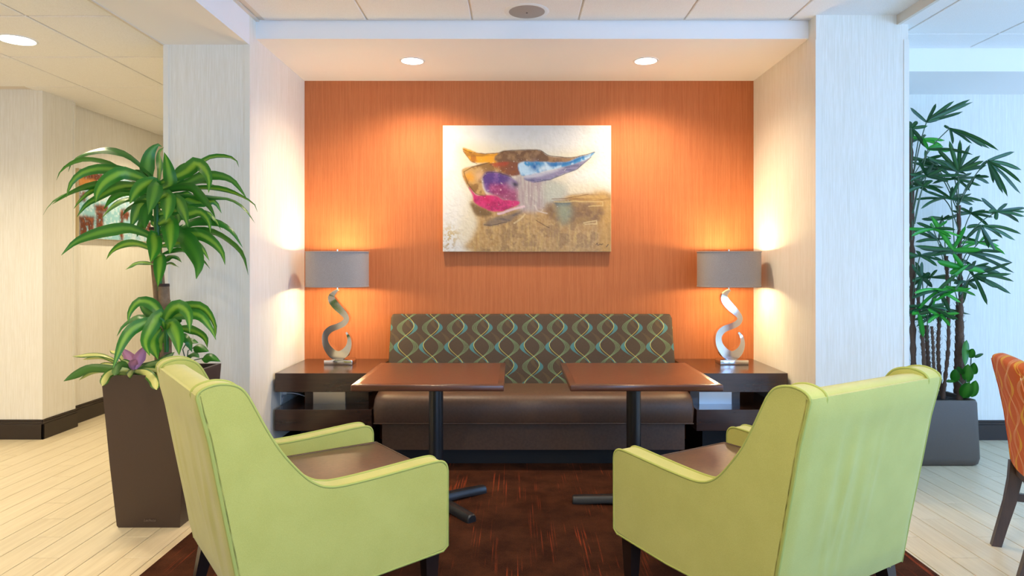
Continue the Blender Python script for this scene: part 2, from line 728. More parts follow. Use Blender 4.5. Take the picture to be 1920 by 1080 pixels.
YHD = 4.265               # front of the alcove header
ceil = struct(box('ceiling', XA, 2.34, YR, YHD, ZC + 0.008, ZC + 0.1, m_grid))
xs = [XA + 0.055, -0.92, -0.267, 0.393, 1.050, 1.705, 2.34]
ys = [YHD - 0.01 - 0.655 * i for i in range(12)]
for a, b in zip(xs, xs[1:]):
    for y1, y0 in zip(ys, ys[1:]):
        ceil_tile(ceil, a, b, max(y0, YR), y1, ZC)
hall = struct(box('ceiling_hall', XL, XPL, YR, 9.0, ZH + 0.011, ZH + 0.1, m_grid))
xs = [-5.75, -5.13, -4.51, -3.89, -3.27, -2.635, XPL]
ys = [-0.73 + 0.0 * i for i in range(1)] + [0.01, 0.75, 1.48, 2.21, 2.95, 3.68, 4.41, 5.15, 5.59, 6.12, 6.86, 7.55, 8.25, 8.99]
for a, b in zip(xs, xs[1:]):
    for y0, y1 in zip(ys, ys[1:]):
        if y1 > 5.3 and b < -3.7:
            continue
        aa = a if not (y1 > 5.3) else max(a, -3.71)
        ceil_tile(hall, aa, b, y0, y1, ZH, 0.006)
rc = struct(box('ceiling_right', 2.34, XR, YR, 4.62, ZRC + 0.006, ZC + 0.1, m_grid))
xs = [2.34, 2.46, 3.07, 3.69, 4.31, 4.93, XR]
ys = [4.62, 4.335, 3.715, 3.095, 2.475, 1.855, 1.235, 0.615, -0.005, -0.625]
for a, b in zip(xs, xs[1:]):
    for y1, y0 in zip(ys, ys[1:]):
        ceil_tile(rc, a, b, y0, y1, ZRC, 0.006)
struct(box('trim_1', 2.325, 2.345, YR, YP - 0.001, ZRC - 0.004, ZC, m_grid))
struct(box('ceiling_bulkhead_right', XPR, XR, 4.62, YB, 2.656, ZC + 0.1, m_paint))
struct(box('ceiling_alcove', XA, XB, YHD, YB, ZS, ZC + 0.1, m_paint))
struct(box('ceiling_beam', XPL, XA, YR, YP, ZH, ZC + 0.1, m_paint))
struct(box('trim_2', XPL - 0.018, XPL + 0.002, YR, YP, ZH - 0.006, ZH + 0.006, m_grid))
# metal angle round the main ceiling
struct(box('trim_3', XA, XA + 0.022, YR, YHD, ZC - 0.003, ZC + 0.006, m_grid))

# ---- corner guards
ti = 4


def guard(x, y, sx, sy, z0, z1, w=0.028):
    global ti
    bm = bmesh.new()
    t = 0.004
    add_box(bm, min(x, x + sx * w), max(x, x + sx * w), min(y, y - sy * t), max(y, y - sy * t), z0, z1)
    add_box(bm, min(x, x - sx * t), max(x, x - sx * t), min(y - sy * t, y + sy * w), max(y - sy * t, y + sy * w), z0, z1)
    struct(bm_obj('trim_%d' % ti, bm, m_guard))
    ti += 1


guard(XPL, YP, 1, 1, 0.15, ZH)
guard(XA, YP, -1, 1, 0.15, ZH)
guard(XB, YP, 1, 1, 0.15, 2.72)
guard(XPR, YP, -1, 1, 0.15, 2.72)
guard(-3.65, 5.27, -1, 1, 0.15, ZH)
struct(box('trim_%d' % ti, -3.655, -3.646, 5.635, 5.66, 0.15, ZH, m_guard))


# ---- baseboards
def baseboard(name, pts):
    """run along the wall; each (x0,y0,x1,y1,nx,ny)"""
    bm = bmesh.new()
    for x0, y0, x1, y1, nx, ny in pts:
        for (h0, h1, t) in ((0.0, 0.118, 0.016), (0.118, 0.135, 0.012), (0.135, 0.152, 0.008)):
            a, b = sorted((x0, x1)) if nx == 0 else sorted((x0, x0 + nx * t))
            c, d = sorted((y0, y1)) if ny == 0 else sorted((y0, y0 + ny * t))
            add_box(bm, a, b, c, d, h0, h1, 0.0025, 1)
    struct(bm_obj(name, bm, m_base, None, 35))


baseboard('baseboard_hall', [(XL, 5.27, -3.634, 5.27, 0, -1), (-3.65, 5.254, -3.65, 5.676, 1, 0), (-3.72, 5.66, -3.72, 9.0, 1, 0)])
baseboard('baseboard_right', [(XPR, YB, XR, YB, 0, -1)])
baseboard('baseboard_left', [(XPL, YP, XA + 0.016, YP, 0, -1), (XA, YP - 0.016, XA, YB, 1, 0), (XPL, YP - 0.016, XPL, 9.0, -1, 0)])
baseboard('baseboard_alcove', [(XB - 0.016, YP, XPR + 0.016, YP, 0, -1), (XB, YP - 0.016, XB, YB, -1, 0), (XPR, YP - 0.016, XPR, YB, 1, 0)])


# ================================================================== ceiling fixtures
def downlight(x, y, z, r, label, power, col, group='recessed downlights', angle=150):
    t = thing('recessed_downlight', label, 'ceiling light', (x, y, z), 0, group)
    lathe('trim_ring', [(r, -0.004), (r + 0.012, -0.004), (r + 0.014, 0.0), (r, 0.0), (r, -0.004)], m_white, t, 40)
    lathe('lens', [(0, -0.002), (r, -0.002), (r, 0.0), (0, 0.0)], m_lens, t, 40)
    l = bpy.data.lights.new('downlight_lamp', 'SPOT')
    l.energy = power
    l.color = col
    l.spot_size = R(angle)
    l.spot_blend = 0.8
    l.shadow_soft_size = r * 0.8
    o = bpy.data.objects.new('downlight_lamp', l)
    o.location = (0, 0, -0.03)
    o.parent = t
    C.objects.link(o)
    return t


WARM = (1.0, 0.80, 0.56)
downlight(-0.713, 4.73, ZS, 0.075, 'round lit downlight in the alcove soffit towards the white side wall', 80, WARM)
downlight(0.905, 4.73, ZS, 0.075, 'round lit downlight in the alcove soffit towards the cream side wall', 80, WARM)
downlight(-2.97, 4.07, ZH, 0.095, 'round lit downlight in the tiled hall ceiling beside the beam', 105, (1.0, 0.84, 0.58))
downlight(-2.95, 6.5, ZH, 0.095, 'round lit downlight deeper in the hall, above the hall painting', 90, (1.0, 0.84, 0.58))
for x, y in ((-4.6, 4.0), (-4.6, 1.8), (-3.0, 1.8), (-4.6, -0.4), (-3.0, -0.4)):  # unseen fill lamps, added to brighten the hall walls and ceiling
    downlight(x, y, ZH, 0.095, 'added out-of-view fill downlight brightening the hall, in the tiled hall ceiling', 80, (1.0, 0.84, 0.58), 'added hall fill downlights')
for x, y in ((-0.6, 1.7), (1.0, 1.7), (-0.6, -0.6), (1.0, -0.6)):
    downlight(x, y, ZC, 0.085, 'round lit downlight in the tiled lounge ceiling', 90, (1.0, 0.84, 0.58), 'lounge ceiling downlights')

t = thing('ceiling_speaker', 'round grey mesh speaker set in the white tiled ceiling', 'speaker', (0.070, 4.10, ZC), 0)
lathe('rim', [(0.108, -0.003), (0.130, -0.003), (0.134, 0.0), (0.108, 0.0), (0.108, -0.003)], m_white, t, 48)
lathe('grille', [(0, -0.008), (0.06, -0.0075), (0.108, -0.003), (0.108, 0.0), (0, 0.0)], m_spk, t, 48)
lathe('centre_screw', [(0, -0.011), (0.005, -0.010), (0.005, -0.006), (0, -0.006)], m_dot, t, 12)


# ================================================================== banquette
BX0, BX1 = -0.935, 1.178
t = thing('banquette', 'long brown vinyl banquette with swirl patterned back against the orange wall', 'bench', ((BX0 + BX1) / 2, 4.90, 0))
hw = (BX1 - BX0) / 2


def soft_prism(name, prof, x0, x1, mat, parent, bev, seg=4):
    bm = bmesh.new()
    add_prism(bm, prof, x0, x1, bev, seg)
    return bm_obj(name, bm, mat, parent, 40)


# local y = depth - 4.90
soft_prism('backrest', [(0.345, 0.30), (0.345, 0.955), (0.330, 0.970), (0.250, 0.975), (0.228, 0.968), (0.218, 0.950), (0.045, 0.47), (0.030, 0.30)], -hw + 0.005, hw - 0.005, m_banq, t, 0.018)
seat = soft_prism('seat', [(0.10, 0.300), (0.10, 0.486), (-0.20, 0.492), (-0.32, 0.486), (-0.372, 0.470), (-0.395, 0.440), (-0.402, 0.400), (-0.402, 0.315), (-0.396, 0.300)], -hw, hw, m_vinyl, t, 0.022)
tube('piping', [(-hw + 0.006, 0.0, 0.300), (-hw + 0.002, -0.397, 0.300), (hw - 0.002, -0.397, 0.300), (hw - 0.006, 0.0, 0.300)], 0.005, m_vinyl, seat)
soft_prism('front_panel', [(0.30, 0.113), (0.30, 0.302), (-0.345, 0.302), (-0.345, 0.113)], -hw + 0.045, hw - 0.045, m_vinyl, t, 0.006, 2)
soft_prism('toe_kick', [(0.30, 0.006), (0.30, 0.114), (-0.285, 0.114), (-0.285, 0.006)], -hw + 0.07, hw - 0.07, m_toe, t, 0)


# ================================================================== side tables
def side_table(x0, x1, sx0, sx1, label):
    cx = (x0 + x1) / 2
    t = thing('side_table', label, 'side table', (cx, 4.545, 0))
    D = 0.695
    box('top_slab', x0 - cx, x1 - cx, 0, D, 0.500, 0.625, m_side, t, 0.0015, 1)
    box('lower_slab', x0 - cx, x1 - cx, 0.0, D, 0.241, 0.383, m_side, t, 0.0015, 1)
    a, b = sx0 - cx, sx1 - cx
    mid = (a + b) / 2
    box('support_block', a - 0.06, b + 0.16 if x0 < 0 else b + 0.06, 0.196, 0.55, 0.383, 0.500, m_side, t)
    box('steel_plate', a, b, 0.186, 0.196, 0.383, 0.500, m_steel, t)
    box('plinth', x0 - cx + 0.10, x1 - cx - 0.08, 0.22, D - 0.02, 0.006, 0.241, m_toe, t)
    return t


side_table(-1.600, -0.955, -1.400, -1.178, 'espresso two tier side table beside the white alcove wall and cable outlet')
side_table(1.207, 1.815, 1.275, 1.500, 'espresso two tier side table against the cream alcove wall')

# outlet and lamp cable on the alcove side wall
t = thing('wall_outlet', 'white wall outlet low on the alcove wall behind the side table', 'outlet', (XA, 4.74, 0.435))
box('cover_plate', 0.0, 0.006, -0.035, 0.035, -0.055, 0.055, m_white, t, 0.002, 1)
box('socket', 0.006, 0.009, -0.016, 0.016, 0.008, 0.038, m_white, t)
box('socket', 0.006, 0.009, -0.016, 0.016, -0.038, -0.008, m_white, t)
box('plug', 0.009, 0.035, -0.012, 0.012, 0.012, 0.034, m_white, t, 0.003, 1)
tag(tube('power_cord', catmull([(XA + 0.035, 4.74, 0.458), (XA + 0.09, 4.76, 0.450), (XA + 0.15, 4.82, 0.415), (XA + 0.22, 4.86, 0.388), (XA + 0.30, 4.98, 0.386), (XA + 0.33, 5.12, 0.386)], 6), 0.003, m_white), 'thin white power cord plugged into the low wall outlet', 'cord')


# ================================================================== lamps
S_PTS = [(345, 272, 5), (326, 288, 10), (316, 305, 15), (321, 326, 18), (342, 352, 18), (366, 376, 16), (385, 398, 13), (388, 416, 13), (374, 434, 14), (345, 448, 14), (314, 460, 15), (293, 480, 15), (286, 505, 14), (291, 535, 16), (307, 562, 19), (328, 582, 22), (354, 588, 22), (378, 576, 20), (395, 553, 15), (402, 528, 11), (400, 504, 8), (393, 488, 6), (385, 477, 4)]


def ribbon_mesh(bm, pts, hw_, depth):
    n = len(pts)
    rings = []
    for i in range(n):
        a, b = pts[max(i - 1, 0)], pts[min(i + 1, n - 1)]
        tx, tz = b[0] - a[0], b[1] - a[1]
        L = math.hypot(tx, tz)
        nx, nz = -tz / L, tx / L
        x, z = pts[i]
        w = hw_[i]
        dd = depth[i]
        rings.append([bm.verts.new((x + nx * w * sx, dd * sy, z + nz * w * sx)) for sx, sy in ((1, -1), (1, 1), (-1, 1), (-1, -1))])
    for a, b in zip(rings, rings[1:]):
        for k in range(4):
            bm.faces.new((a[k], a[(k + 1) % 4], b[(k + 1) % 4], b[k]))
    bm.faces.new(rings[0][::-1])
    bm.faces.new(rings[-1])


def table_lamp(x, y, label):
    t = thing('table_lamp', label, 'table lamp', (x, y, 0.625), 0, 'chrome swirl table lamps')
    s = y / F_PX / 2.573                         # zoom pixel -> metre at the lamp
    X = lambda zx: (zx - 355) * s
    Z = lambda zy: (630 - zy) * s
    bm = bmesh.new()
    add_box(bm, -0.102, 0.102, -0.065, 0.065, 0.0, 0.036, 0.003, 2)
    bm_obj('base', bm, m_chrome, t, 30)
    cp = catmull([(X(a), 0, Z(b)) for a, b, c in S_PTS], 5)
    ws = catmull([(c * s * 1.02, 0, 0) for a, b, c in S_PTS], 5)
    bm = bmesh.new()
    N = len(cp)
    ribbon_mesh(bm, [(p.x, p.z) for p in cp], [w.x for w in ws], [0.030 - 0.016 * abs(2 * i / (N - 1) - 1) ** 4 for i in range(N)])
    bmesh.ops.bevel(bm, geom=[e for e in bm.edges if e.is_manifold and e.calc_face_angle(0) > 1.0], offset=0.0015, segments=1, affect='EDGES')
    bm_obj('swirl_stem', bm, m_chrome, t, 40)
    box('stem_foot', X(338), X(368), -0.02, 0.02, 0.034, 0.052, m_chrome, t, 0.002, 1)
    zb, zt = Z(258), Z(88)
    sx_ = X(341)
    lathe('neck', [(0.006, Z(274)), (0.006, Z(250)), (0.010, Z(248)), (0.010, Z(235)), (0.016, Z(233)), (0.016, Z(205)), (0, Z(204))], m_chrome, t, 16, ctr=(sx_, 0, 0))
    a, b = 0.222, 0.165
    n = 64

    def ring(r_off, z, taper=1.0):
        out = []
        for k in range(n):
            th = 2 * math.pi * k / n
            c, s_ = math.cos(th), math.sin(th)
            e = 2 / 2.6
            out.append(Vector((sx_ + math.copysign(abs(c) ** e, c) * (a - r_off) * taper, math.copysign(abs(s_) ** e, s_) * (b - r_off) * taper, z)))
        return out
    bm = bmesh.new()
    ro = [[bm.verts.new(v) for v in ring(o_, z_)] for o_, z_ in ((0, zb), (0, zt), (0.003, zt), (0.003, zb))]
    fin = []
    for i in range(4):
        A, B = ro[i], ro[(i + 1) % 4]
        for k in range(n):
            f = bm.faces.new((A[k], A[(k + 1) % n], B[(k + 1) % n], B[k]))
            if i == 2:
                f.material_index = 1
    me = bpy.data.meshes.new('shade')
    bmesh.ops.recalc_face_normals(bm, faces=bm.faces)
    bm.to_mesh(me)
    bm.free()
    me.materials.append(m_shade)
    me.materials.append(m_shade_in)
    sh = link('shade', me, None, t, 40)
    for z_ in (zb + 0.003, zt - 0.003):
        tube('rim_binding', ring(-0.0012, z_), 0.0028, m_shade, sh, 6, True)
    # spider across the top with finial
    bm = bmesh.new()
    for k in range(3):
        th = 2 * math.pi * k / 3 + 0.5
        add_tube(bm, [(sx_, 0, zt - 0.012), (sx_ + (a - 0.01) * math.cos(th) * 0.97, (b - 0.01) * math.sin(th) * 0.97, zt - 0.012)], 0.002, 6)
    add_tube(bm, catmull([(sx_ - 0.016, 0, Z(225)), (sx_ - 0.05, 0, Z(190)), (sx_ - 0.03, 0, zt - 0.03), (sx_, 0, zt - 0.012), (sx_ + 0.03, 0, zt - 0.03), (sx_ + 0.05, 0, Z(190)), (sx_ + 0.016, 0, Z(225))], 5), 0.002, 6)
    bm_obj('harp', bm, m_chrome, sh, 50)
    lathe('finial', [(0, zt + 0.016), (0.006, zt + 0.015), (0.006, zt + 0.004), (0.009, zt + 0.003), (0.009, zt - 0.012), (0, zt - 0.012)], m_chrome, t, 14, ctr=(sx_, 0, 0))
    zc_ = (zt + zb) / 2
    for sg in (-1, 1):                   # twin bulbs, one facing up and one facing down
        pr_ = [(0, 0.012), (0.011, 0.014), (0.013, 0.030), (0.020, 0.050), (0.023, 0.072), (0.019, 0.092), (0, 0.101)]
        lathe('bulb', [(r_, zc_ + sg * z_) for r_, z_ in pr_], m_bulb, t, 20, ctr=(sx_, 0, 0))
        l = bpy.data.lights.new('lamp_bulb_light', 'POINT')
        l.energy = 27
        l.color = (1.0, 0.78, 0.42)
        l.shadow_soft_size = 0.032
        o = bpy.data.objects.new('lamp_bulb_light', l)
        o.location = (sx_, 0, zc_ + sg * 0.080)
        o.parent = t
        C.objects.link(o)
    return t


table_lamp(-1.273, 4.97, 'chrome swirl table lamp with grey drum shade near the white alcove wall')
table_lamp(1.576, 4.97, 'chrome swirl table lamp with grey drum shade near the cream alcove wall')


# ================================================================== cafe tables
def cafe_table(x, label, ang):
    y = 3.823
    t = thing('cafe_table', label, 'table', (x, y, 0.006), 0)
    h = 0.3865
    zt = 0.739
    bm = bmesh.new()
    add_box(bm, -h, h, -h, h, zt - 0.032, zt, 0.006, 3)
    top = bm_obj('table_top', bm, m_tedge, t, 35)
    box('laminate_inlay', -h + 0.032, h - 0.032, -h + 0.032, h - 0.032, zt - 0.004, zt + 0.0006, m_ttop, top)
    box('mounting_plate', -0.14, 0.14, -0.14, 0.14, zt - 0.040, zt - 0.032, m_black, t)
    lathe('column', [(0.0, 0.05), (0.040, 0.05), (0.040, zt - 0.045), (0.055, zt - 0.043), (0.055, zt - 0.040), (0, zt - 0.040)], m_black, t, 32, smooth=30)
    lathe('hub', [(0, 0.03), (0.058, 0.03), (0.055, 0.058), (0.042, 0.066), (0, 0.066)], m_black, t, 28)
    for k in range(4):
        a = R(ang + 90 * k)
        bm = bmesh.new()
        secs = [(0.030, 0.033, 0.060), (0.16, 0.031, 0.053), (0.30, 0.029, 0.045), (0.335, 0.028, 0.042), (0.342, 0.022, 0.036)]
        rings = []
        for r_, w, hh in secs:
            z0 = 0.012 if r_ < 0.29 else 0.0
            pr = [(-w, z0), (-w, hh * 0.55), (-w * 0.62, hh * 0.92), (0, hh), (w * 0.62, hh * 0.92), (w, hh * 0.55), (w, z0)]
            rings.append([bm.verts.new((r_, p, q)) for p, q in pr])
        for A, B in zip(rings, rings[1:]):
            m_ = len(A)
            for i in range(m_):
                bm.faces.new((A[i], A[(i + 1) % m_], B[(i + 1) % m_], B[i]))
        bm.faces.new(rings[0][::-1])
        bm.faces.new(rings[-1])
        o = bm_obj('foot', bm, m_black, t, 35)
        o.rotation_euler = (0, 0, a)
    return t


cafe_table(-0.443, 'square brown pedestal table nearer the white side wall lamp', 40)
cafe_table(0.663, 'square brown pedestal table nearer the cream side wall lamp', 174)


# ================================================================== armchairs
SIDE = [(0.0, 0.252), (0.0, 0.545), (-0.005, 0.566), (-0.022, 0.582), (-0.06, 0.587), (-0.18, 0.579), (-0.33, 0.569), (-0.43, 0.566), (-0.475, 0.571), (-0.51, 0.583), (-0.55, 0.611), (-0.593, 0.657), (-0.645, 0.725), (-0.69, 0.803), (-0.732, 0.887), (-0.752, 0.924), (-0.775, 0.950), (-0.805, 0.963), (-0.842, 0.967), (-0.878, 0.959), (-0.898, 0.945), (-0.903, 0.930), (-0.868, 0.79), (-0.833, 0.60), (-0.790, 0.37), (-0.765, 0.212), (-0.30, 0.216), (-0.020, 0.236)]


def smooth_profile(pr, m=3):
    """round the open curve from the arm front over the wing to its rear top"""
    a = catmull([(0, p[0], p[1]) for p in pr[1:22]], m)
    return [pr[0]] + [(v.y, v.z) for v in a] + pr[22:]


SIDE_S = smooth_profile(SIDE)
AW = 0.79


def rear_s(z):
    pts = [(0.212, -0.765), (0.37, -0.790), (0.60, -0.833), (0.79, -0.868), (0.930, -0.903)]
    for (a, sa), (b, sb) in zip(pts, pts[1:]):
        if z <= b:
            return sa + (sb - sa) * (z - a) / (b - a)
    return pts[-1][1]


def armchair(corner, Fv, near_right, label, seed):
    """corner = floor point under the front corner of the near side; Fv = facing direction"""
    Fv = Vector(Fv).normalized()
    rz = math.atan2(-Fv.x, Fv.y)
    rt = Vector((Fv.y, -Fv.x))
    c = Vector(corner) + (-rt if near_right else rt) * (AW / 2)
    base = c - Fv * 0.42
    t = thing('armchair', label, 'armchair', (base.x, base.y, 0.006), rz)
    oy = 0.42
    w = AW / 2
    sw = 0.092
    L = lambda pr: [(a + oy, z) for a, z in pr]
    for sgn in (-1, 1):
        xo, xi = sgn * w, sgn * (w - sw)
        bm = bmesh.new()
        add_prism(bm, L(SIDE_S), min(xo, xi), max(xo, xi), 0.010, 3)
        sp = weighted(bm_obj('side_panel', bm, m_green, t, 40))
        bm = bmesh.new()
        ring = L(SIDE_S)
        for xx in (xo - sgn * 0.0035, xi + sgn * 0.0035):
            pts = []
            n = len(ring)
            for i, (a, z) in enumerate(ring):
                pa, pb = ring[(i - 1) % n], ring[(i + 1) % n]
                tx, tz = pb[0] - pa[0], pb[1] - pa[1]
                q = math.hypot(tx, tz)
                pts.append((xx, a + tz / q * 0.0035, z - tx / q * 0.0035) if False else (xx, a, z))
            add_tube(bm, pts, 0.0052, 8, True)
        bm_obj('piping', bm, m_pipe, sp, 60)
    xi = w - sw + 0.002
    # reclined back between the wings
    front = [(-0.700, 0.30), (-0.710, 0.50), (-0.745, 0.70), (-0.775, 0.88), (-0.790, 0.925), (-0.815, 0.945), (-0.85, 0.950), (-0.885, 0.945), (-0.899, 0.930)]
    rear = [(rear_s(z) + 0.004, z) for z in (0.79, 0.60, 0.37, 0.25)]
    bm = bmesh.new()
    add_prism(bm, L(front + rear), -xi, xi, 0.0)
    bm_obj('backrest', bm, m_green, t, 50)
    # rear cover, slack cloth with shallow upright folds
    rnd = random.Random(seed)
    folds = [(rnd.uniform(-0.25, 0.25), rnd.uniform(0.012, 0.03), rnd.uniform(0.003, 0.007), rnd.uniform(0.4, 0.7), rnd.uniform(-0.04, 0.04)) for _ in range(9)]
    bm = bmesh.new()
    NX, NZ = 56, 36
    g = []
    for j in range(NZ + 1):
        z = 0.212 + (0.938 - 0.212) * j / NZ
        row = []
        for i in range(NX + 1):
            x = -w + 2 * w * i / NX
            e = min(1, (1 - abs(x) / w) * 9) * min(1, (0.938 - z) * 14) * min(1, (z - 0.212) * 14)
            dd = 0.0
            for fx, fw, fa, fz, fs in folds:
                dd += fa * math.exp(-((x - fx - fs * (z - fz) * 3) / fw) ** 2) * math.exp(-((z - fz) / 0.17) ** 2)
            bulge = 0.010 * e
            inset = 0.002 if (i in (0, NX)) else 0.0
            row.append(bm.verts.new((x, rear_s(z) + oy - 0.002 - bulge - dd * e + inset, z)))
        g.append(row)
    back = []
    for j in range(NZ):
        for i in range(NX):
            bm.faces.new((g[j][i], g[j][i + 1], g[j + 1][i + 1], g[j + 1][i]))
    # close it towards the frame so that it has thickness
    ext = bmesh.ops.extrude_edge_only(bm, edges=[e for e in bm.edges if e.is_boundary])
    for v in [q for q in ext['geom'] if isinstance(q, bmesh.types.BMVert)]:
        v.co.y += 0.012
    bm_obj('back_cover', bm, m_green, t, 50)
    for sgn in (-1, 1):
        tube('seam', [(sgn * (w - 0.002), rear_s(z) + oy + 0.004, z) for z in (0.214, 0.37, 0.60, 0.79, 0.930)], 0.004, m_pipe, t, 6)
    box('seat_base', -xi, xi, oy - 0.745, oy - 0.012, 0.218, 0.40, m_green, t, 0.004, 2)
    # crowned cushion
    bm = bmesh.new()
    cw = w - sw - 0.004
    add_box(bm, -cw, cw, oy - 0.715, oy + 0.012, 0.40, 0.505)
    bmesh.ops.subdivide_edges(bm, edges=bm.edges[:], cuts=7, use_grid_fill=True)
    for v in bm.verts:
        u = v.co.x / cw
        q = (v.co.y - (oy - 0.3515)) / 0.3635
        if v.co.z > 0.5:
            v.co.z += 0.022 * (1 - u ** 4) * (1 - q ** 4)
    cu = bm_obj('seat_cushion', bm, m_vinyl, t, 50)
    bm = bmesh.new()
    add_tube(bm, [(-cw, oy - 0.70, 0.505), (-cw, oy + 0.012, 0.505), (cw, oy + 0.012, 0.505), (cw, oy - 0.70, 0.505)], 0.005, 8)
    bm_obj('piping', bm, m_vinyl, cu, 50)
    for sx_ in (-1, 1):
        for yy, zt, rake in ((oy - 0.055, 0.232, 0.0), (oy - 0.715, 0.214, -0.05)):
            bm = bmesh.new()
            A = [bm.verts.new((sx_ * (w - 0.05) + a * 0.029, yy + b * 0.029, zt)) for a, b in ((-1, -1), (1, -1), (1, 1), (-1, 1))]
            B = [bm.verts.new((sx_ * (w - 0.05) + a * 0.018, yy + rake + b * 0.018, 0.0)) for a, b in ((-1, -1), (1, -1), (1, 1), (-1, 1))]
            bm.faces.new(A)
            bm.faces.new(B[::-1])
            for i in range(4):
                bm.faces.new((A[i], B[i], B[(i + 1) % 4], A[(i + 1) % 4]))
            bm_obj('leg', bm, m_leg, t)
    return t


armchair((-0.262, 2.66), (0.811, 0.586), True, 'lime green armchair with brown seat standing beside the tall brown planter', 3)
armchair((0.408, 2.836), (-0.54, 0.842), False, 'lime green armchair with brown seat standing near the orange patterned chair', 11)


# ================================================================== orange side chair
def side_chair():
    Fv = Vector((0.92, -0.39)).normalized()
    rz = math.atan2(-Fv.x, Fv.y)
    rt = Vector((Fv.y, -Fv.x))
    far = Vector((2.315, 3.29))
    base = far + rt * 0.215 + Fv * 0.28
    t = thing('dining_chair', 'orange swirl patterned upholstered chair with dark wooden legs on pale planks', 'chair', (base.x, base.y, 0), rz)
    # rear leg feet at y = -0.28
    hw_ = 0.235
    # backrest: rear and front curve
    rear = [(-0.215, 0.415), (-0.225, 0.52), (-0.242, 0.65), (-0.262, 0.76), (-0.285, 0.86), (-0.292, 0.900), (-0.284, 0.918)]
    front = [(-0.250, 0.926), (-0.215, 0.912), (-0.192, 0.875), (-0.165, 0.76), (-0.145, 0.65), (-0.130, 0.52), (-0.125, 0.415)]
    pr = [(v.y, v.z) for v in catmull([(0, a, z) for a, z in rear + front], 3)]
    N = 16
    bm = bmesh.new()
    rings = []
    for i in range(N + 1):
        u = -1 + 2 * i / N
        x = hw_ * u
        edge = 1 - max(0, (abs(u) - 0.86) / 0.14) ** 2 * 0.22
        mid = sum(a for a, z in pr) / len(pr)
        row = []
        for a, z in pr:
            curve = -0.020 * (1 - u * u)
            zz = z + (0.012 * (1 - u * u) if z > 0.85 else 0)
            k = (a - (-0.17 - (z - 0.42) * 0.13))
            row.append(bm.verts.new((x, a - k * (1 - edge) + curve, zz)))
        rings.append(row)
    for A, B in zip(rings, rings[1:]):
        m_ = len(A)
        for i in range(m_):
            bm.faces.new((A[i], A[(i + 1) % m_], B[(i + 1) % m_], B[i]))
    bm.faces.new(rings[0][::-1])
    bm.faces.new(rings[-1])
    bk = bm_obj('backrest', bm, m_ofab, t, 50)
    for s in (-1, 1):
        tube('seam', [(s * hw_ * 0.985, a - 0.001, z) for a, z in rear[:-1]], 0.0025, m_ofab, bk, 6)
    # seat
    bm = bmesh.new()
    add_box(bm, -0.235, 0.235, -0.215, 0.245, 0.418, 0.485, 0.022, 4)
    st = bm_obj('seat', bm, m_grvinyl, t, 40)
    bm = bmesh.new()
    add_tube(bm, [(-0.236, -0.21, 0.424), (-0.236, 0.246, 0.424), (0.236, 0.246, 0.424), (0.236, -0.21, 0.424)], 0.004, 8, True)
    bm_obj('piping', bm, m_grvinyl, st, 50)
    bm = bmesh.new()
    add_box(bm, -0.215, 0.215, -0.205, -0.180, 0.355, 0.418)
    add_box(bm, -0.215, 0.215, 0.205, 0.230, 0.355, 0.418)
    add_box(bm, -0.225, -0.200, -0.205, 0.23, 0.355, 0.418)
    add_box(bm, 0.200, 0.225, -0.205, 0.23, 0.355, 0.418)
    bm_obj('apron', bm, m_wooddk, t)

    def leg(x, pts, w0):
        bm = bmesh.new()
        rings = []
        for y, z, w in pts:
            rings.append([bm.verts.new((x + a * w0, y + b * w, z)) for a, b in ((-1, -1), (1, -1), (1, 1), (-1, 1))])
        for A, B in zip(rings, rings[1:]):
            for i in range(4):
                bm.faces.new((A[i], A[(i + 1) % 4], B[(i + 1) % 4], B[i]))
        bm.faces.new(rings[0][::-1])
        bm.faces.new(rings[-1])
        bm_obj('leg', bm, m_wooddk, t, 40)
    for s in (-1, 1):
        leg(s * 0.212, [(-0.280, 0.0, 0.020), (-0.258, 0.09, 0.021), (-0.225, 0.22, 0.024), (-0.205, 0.33, 0.027), (-0.198, 0.417, 0.028)], 0.019)
        leg(s * 0.212, [(0.218, 0.0, 0.017), (0.214, 0.2, 0.020), (0.212, 0.417, 0.023)], 0.020)
        box('stretcher', s * 0.212 - 0.010, s * 0.212 + 0.010, -0.235, 0.215, 0.225, 0.262, m_wooddk, t)
    return t


side_chair()


# ================================================================== paintings
def vnoise(W_, H_, sx, sy, seed, octaves=3):
    r = np.random.RandomState(seed)
    out = np.zeros((H_, W_))
    amp, tot = 1.0, 0.0
    for o in range(octaves):
        gx, gy = max(2, int(sx * 2 ** o)), max(2, int(sy * 2 ** o))
        g = r.rand(gy + 2, gx + 2)
        xx = np.linspace(0, gx, W_)
        yy = np.linspace(0, gy, H_)
        xi, yi = xx.astype(int), yy.astype(int)
        fx, fy = xx - xi, yy - yi
        fx = fx * fx * (3 - 2 * fx)
        fy = fy * fy * (3 - 2 * fy)
        a = g[np.ix_(yi, xi)] * (1 - fx) + g[np.ix_(yi, xi + 1)] * fx
        b = g[np.ix_(yi + 1, xi)] * (1 - fx) + g[np.ix_(yi + 1, xi + 1)] * fx
        out += amp * (a * (1 - fy)[:, None] + b * fy[:, None])
        tot += amp
        amp *= 0.55
    return out / tot


def blur(m, r):
    r = int(round(r))
    if r < 1:
        return m
    for _ in range(3):
        for ax in (0, 1):
            p = np.pad(m, [(r + 1, r) if i == ax else (0, 0) for i in (0, 1)], mode='edge')
            c = np.cumsum(p, axis=ax)
            n = m.shape[ax]
            k = 2 * r + 1
            m = (np.take(c, range(k, k + n), axis=ax) - np.take(c, range(0, n), axis=ax)) / k
    return m


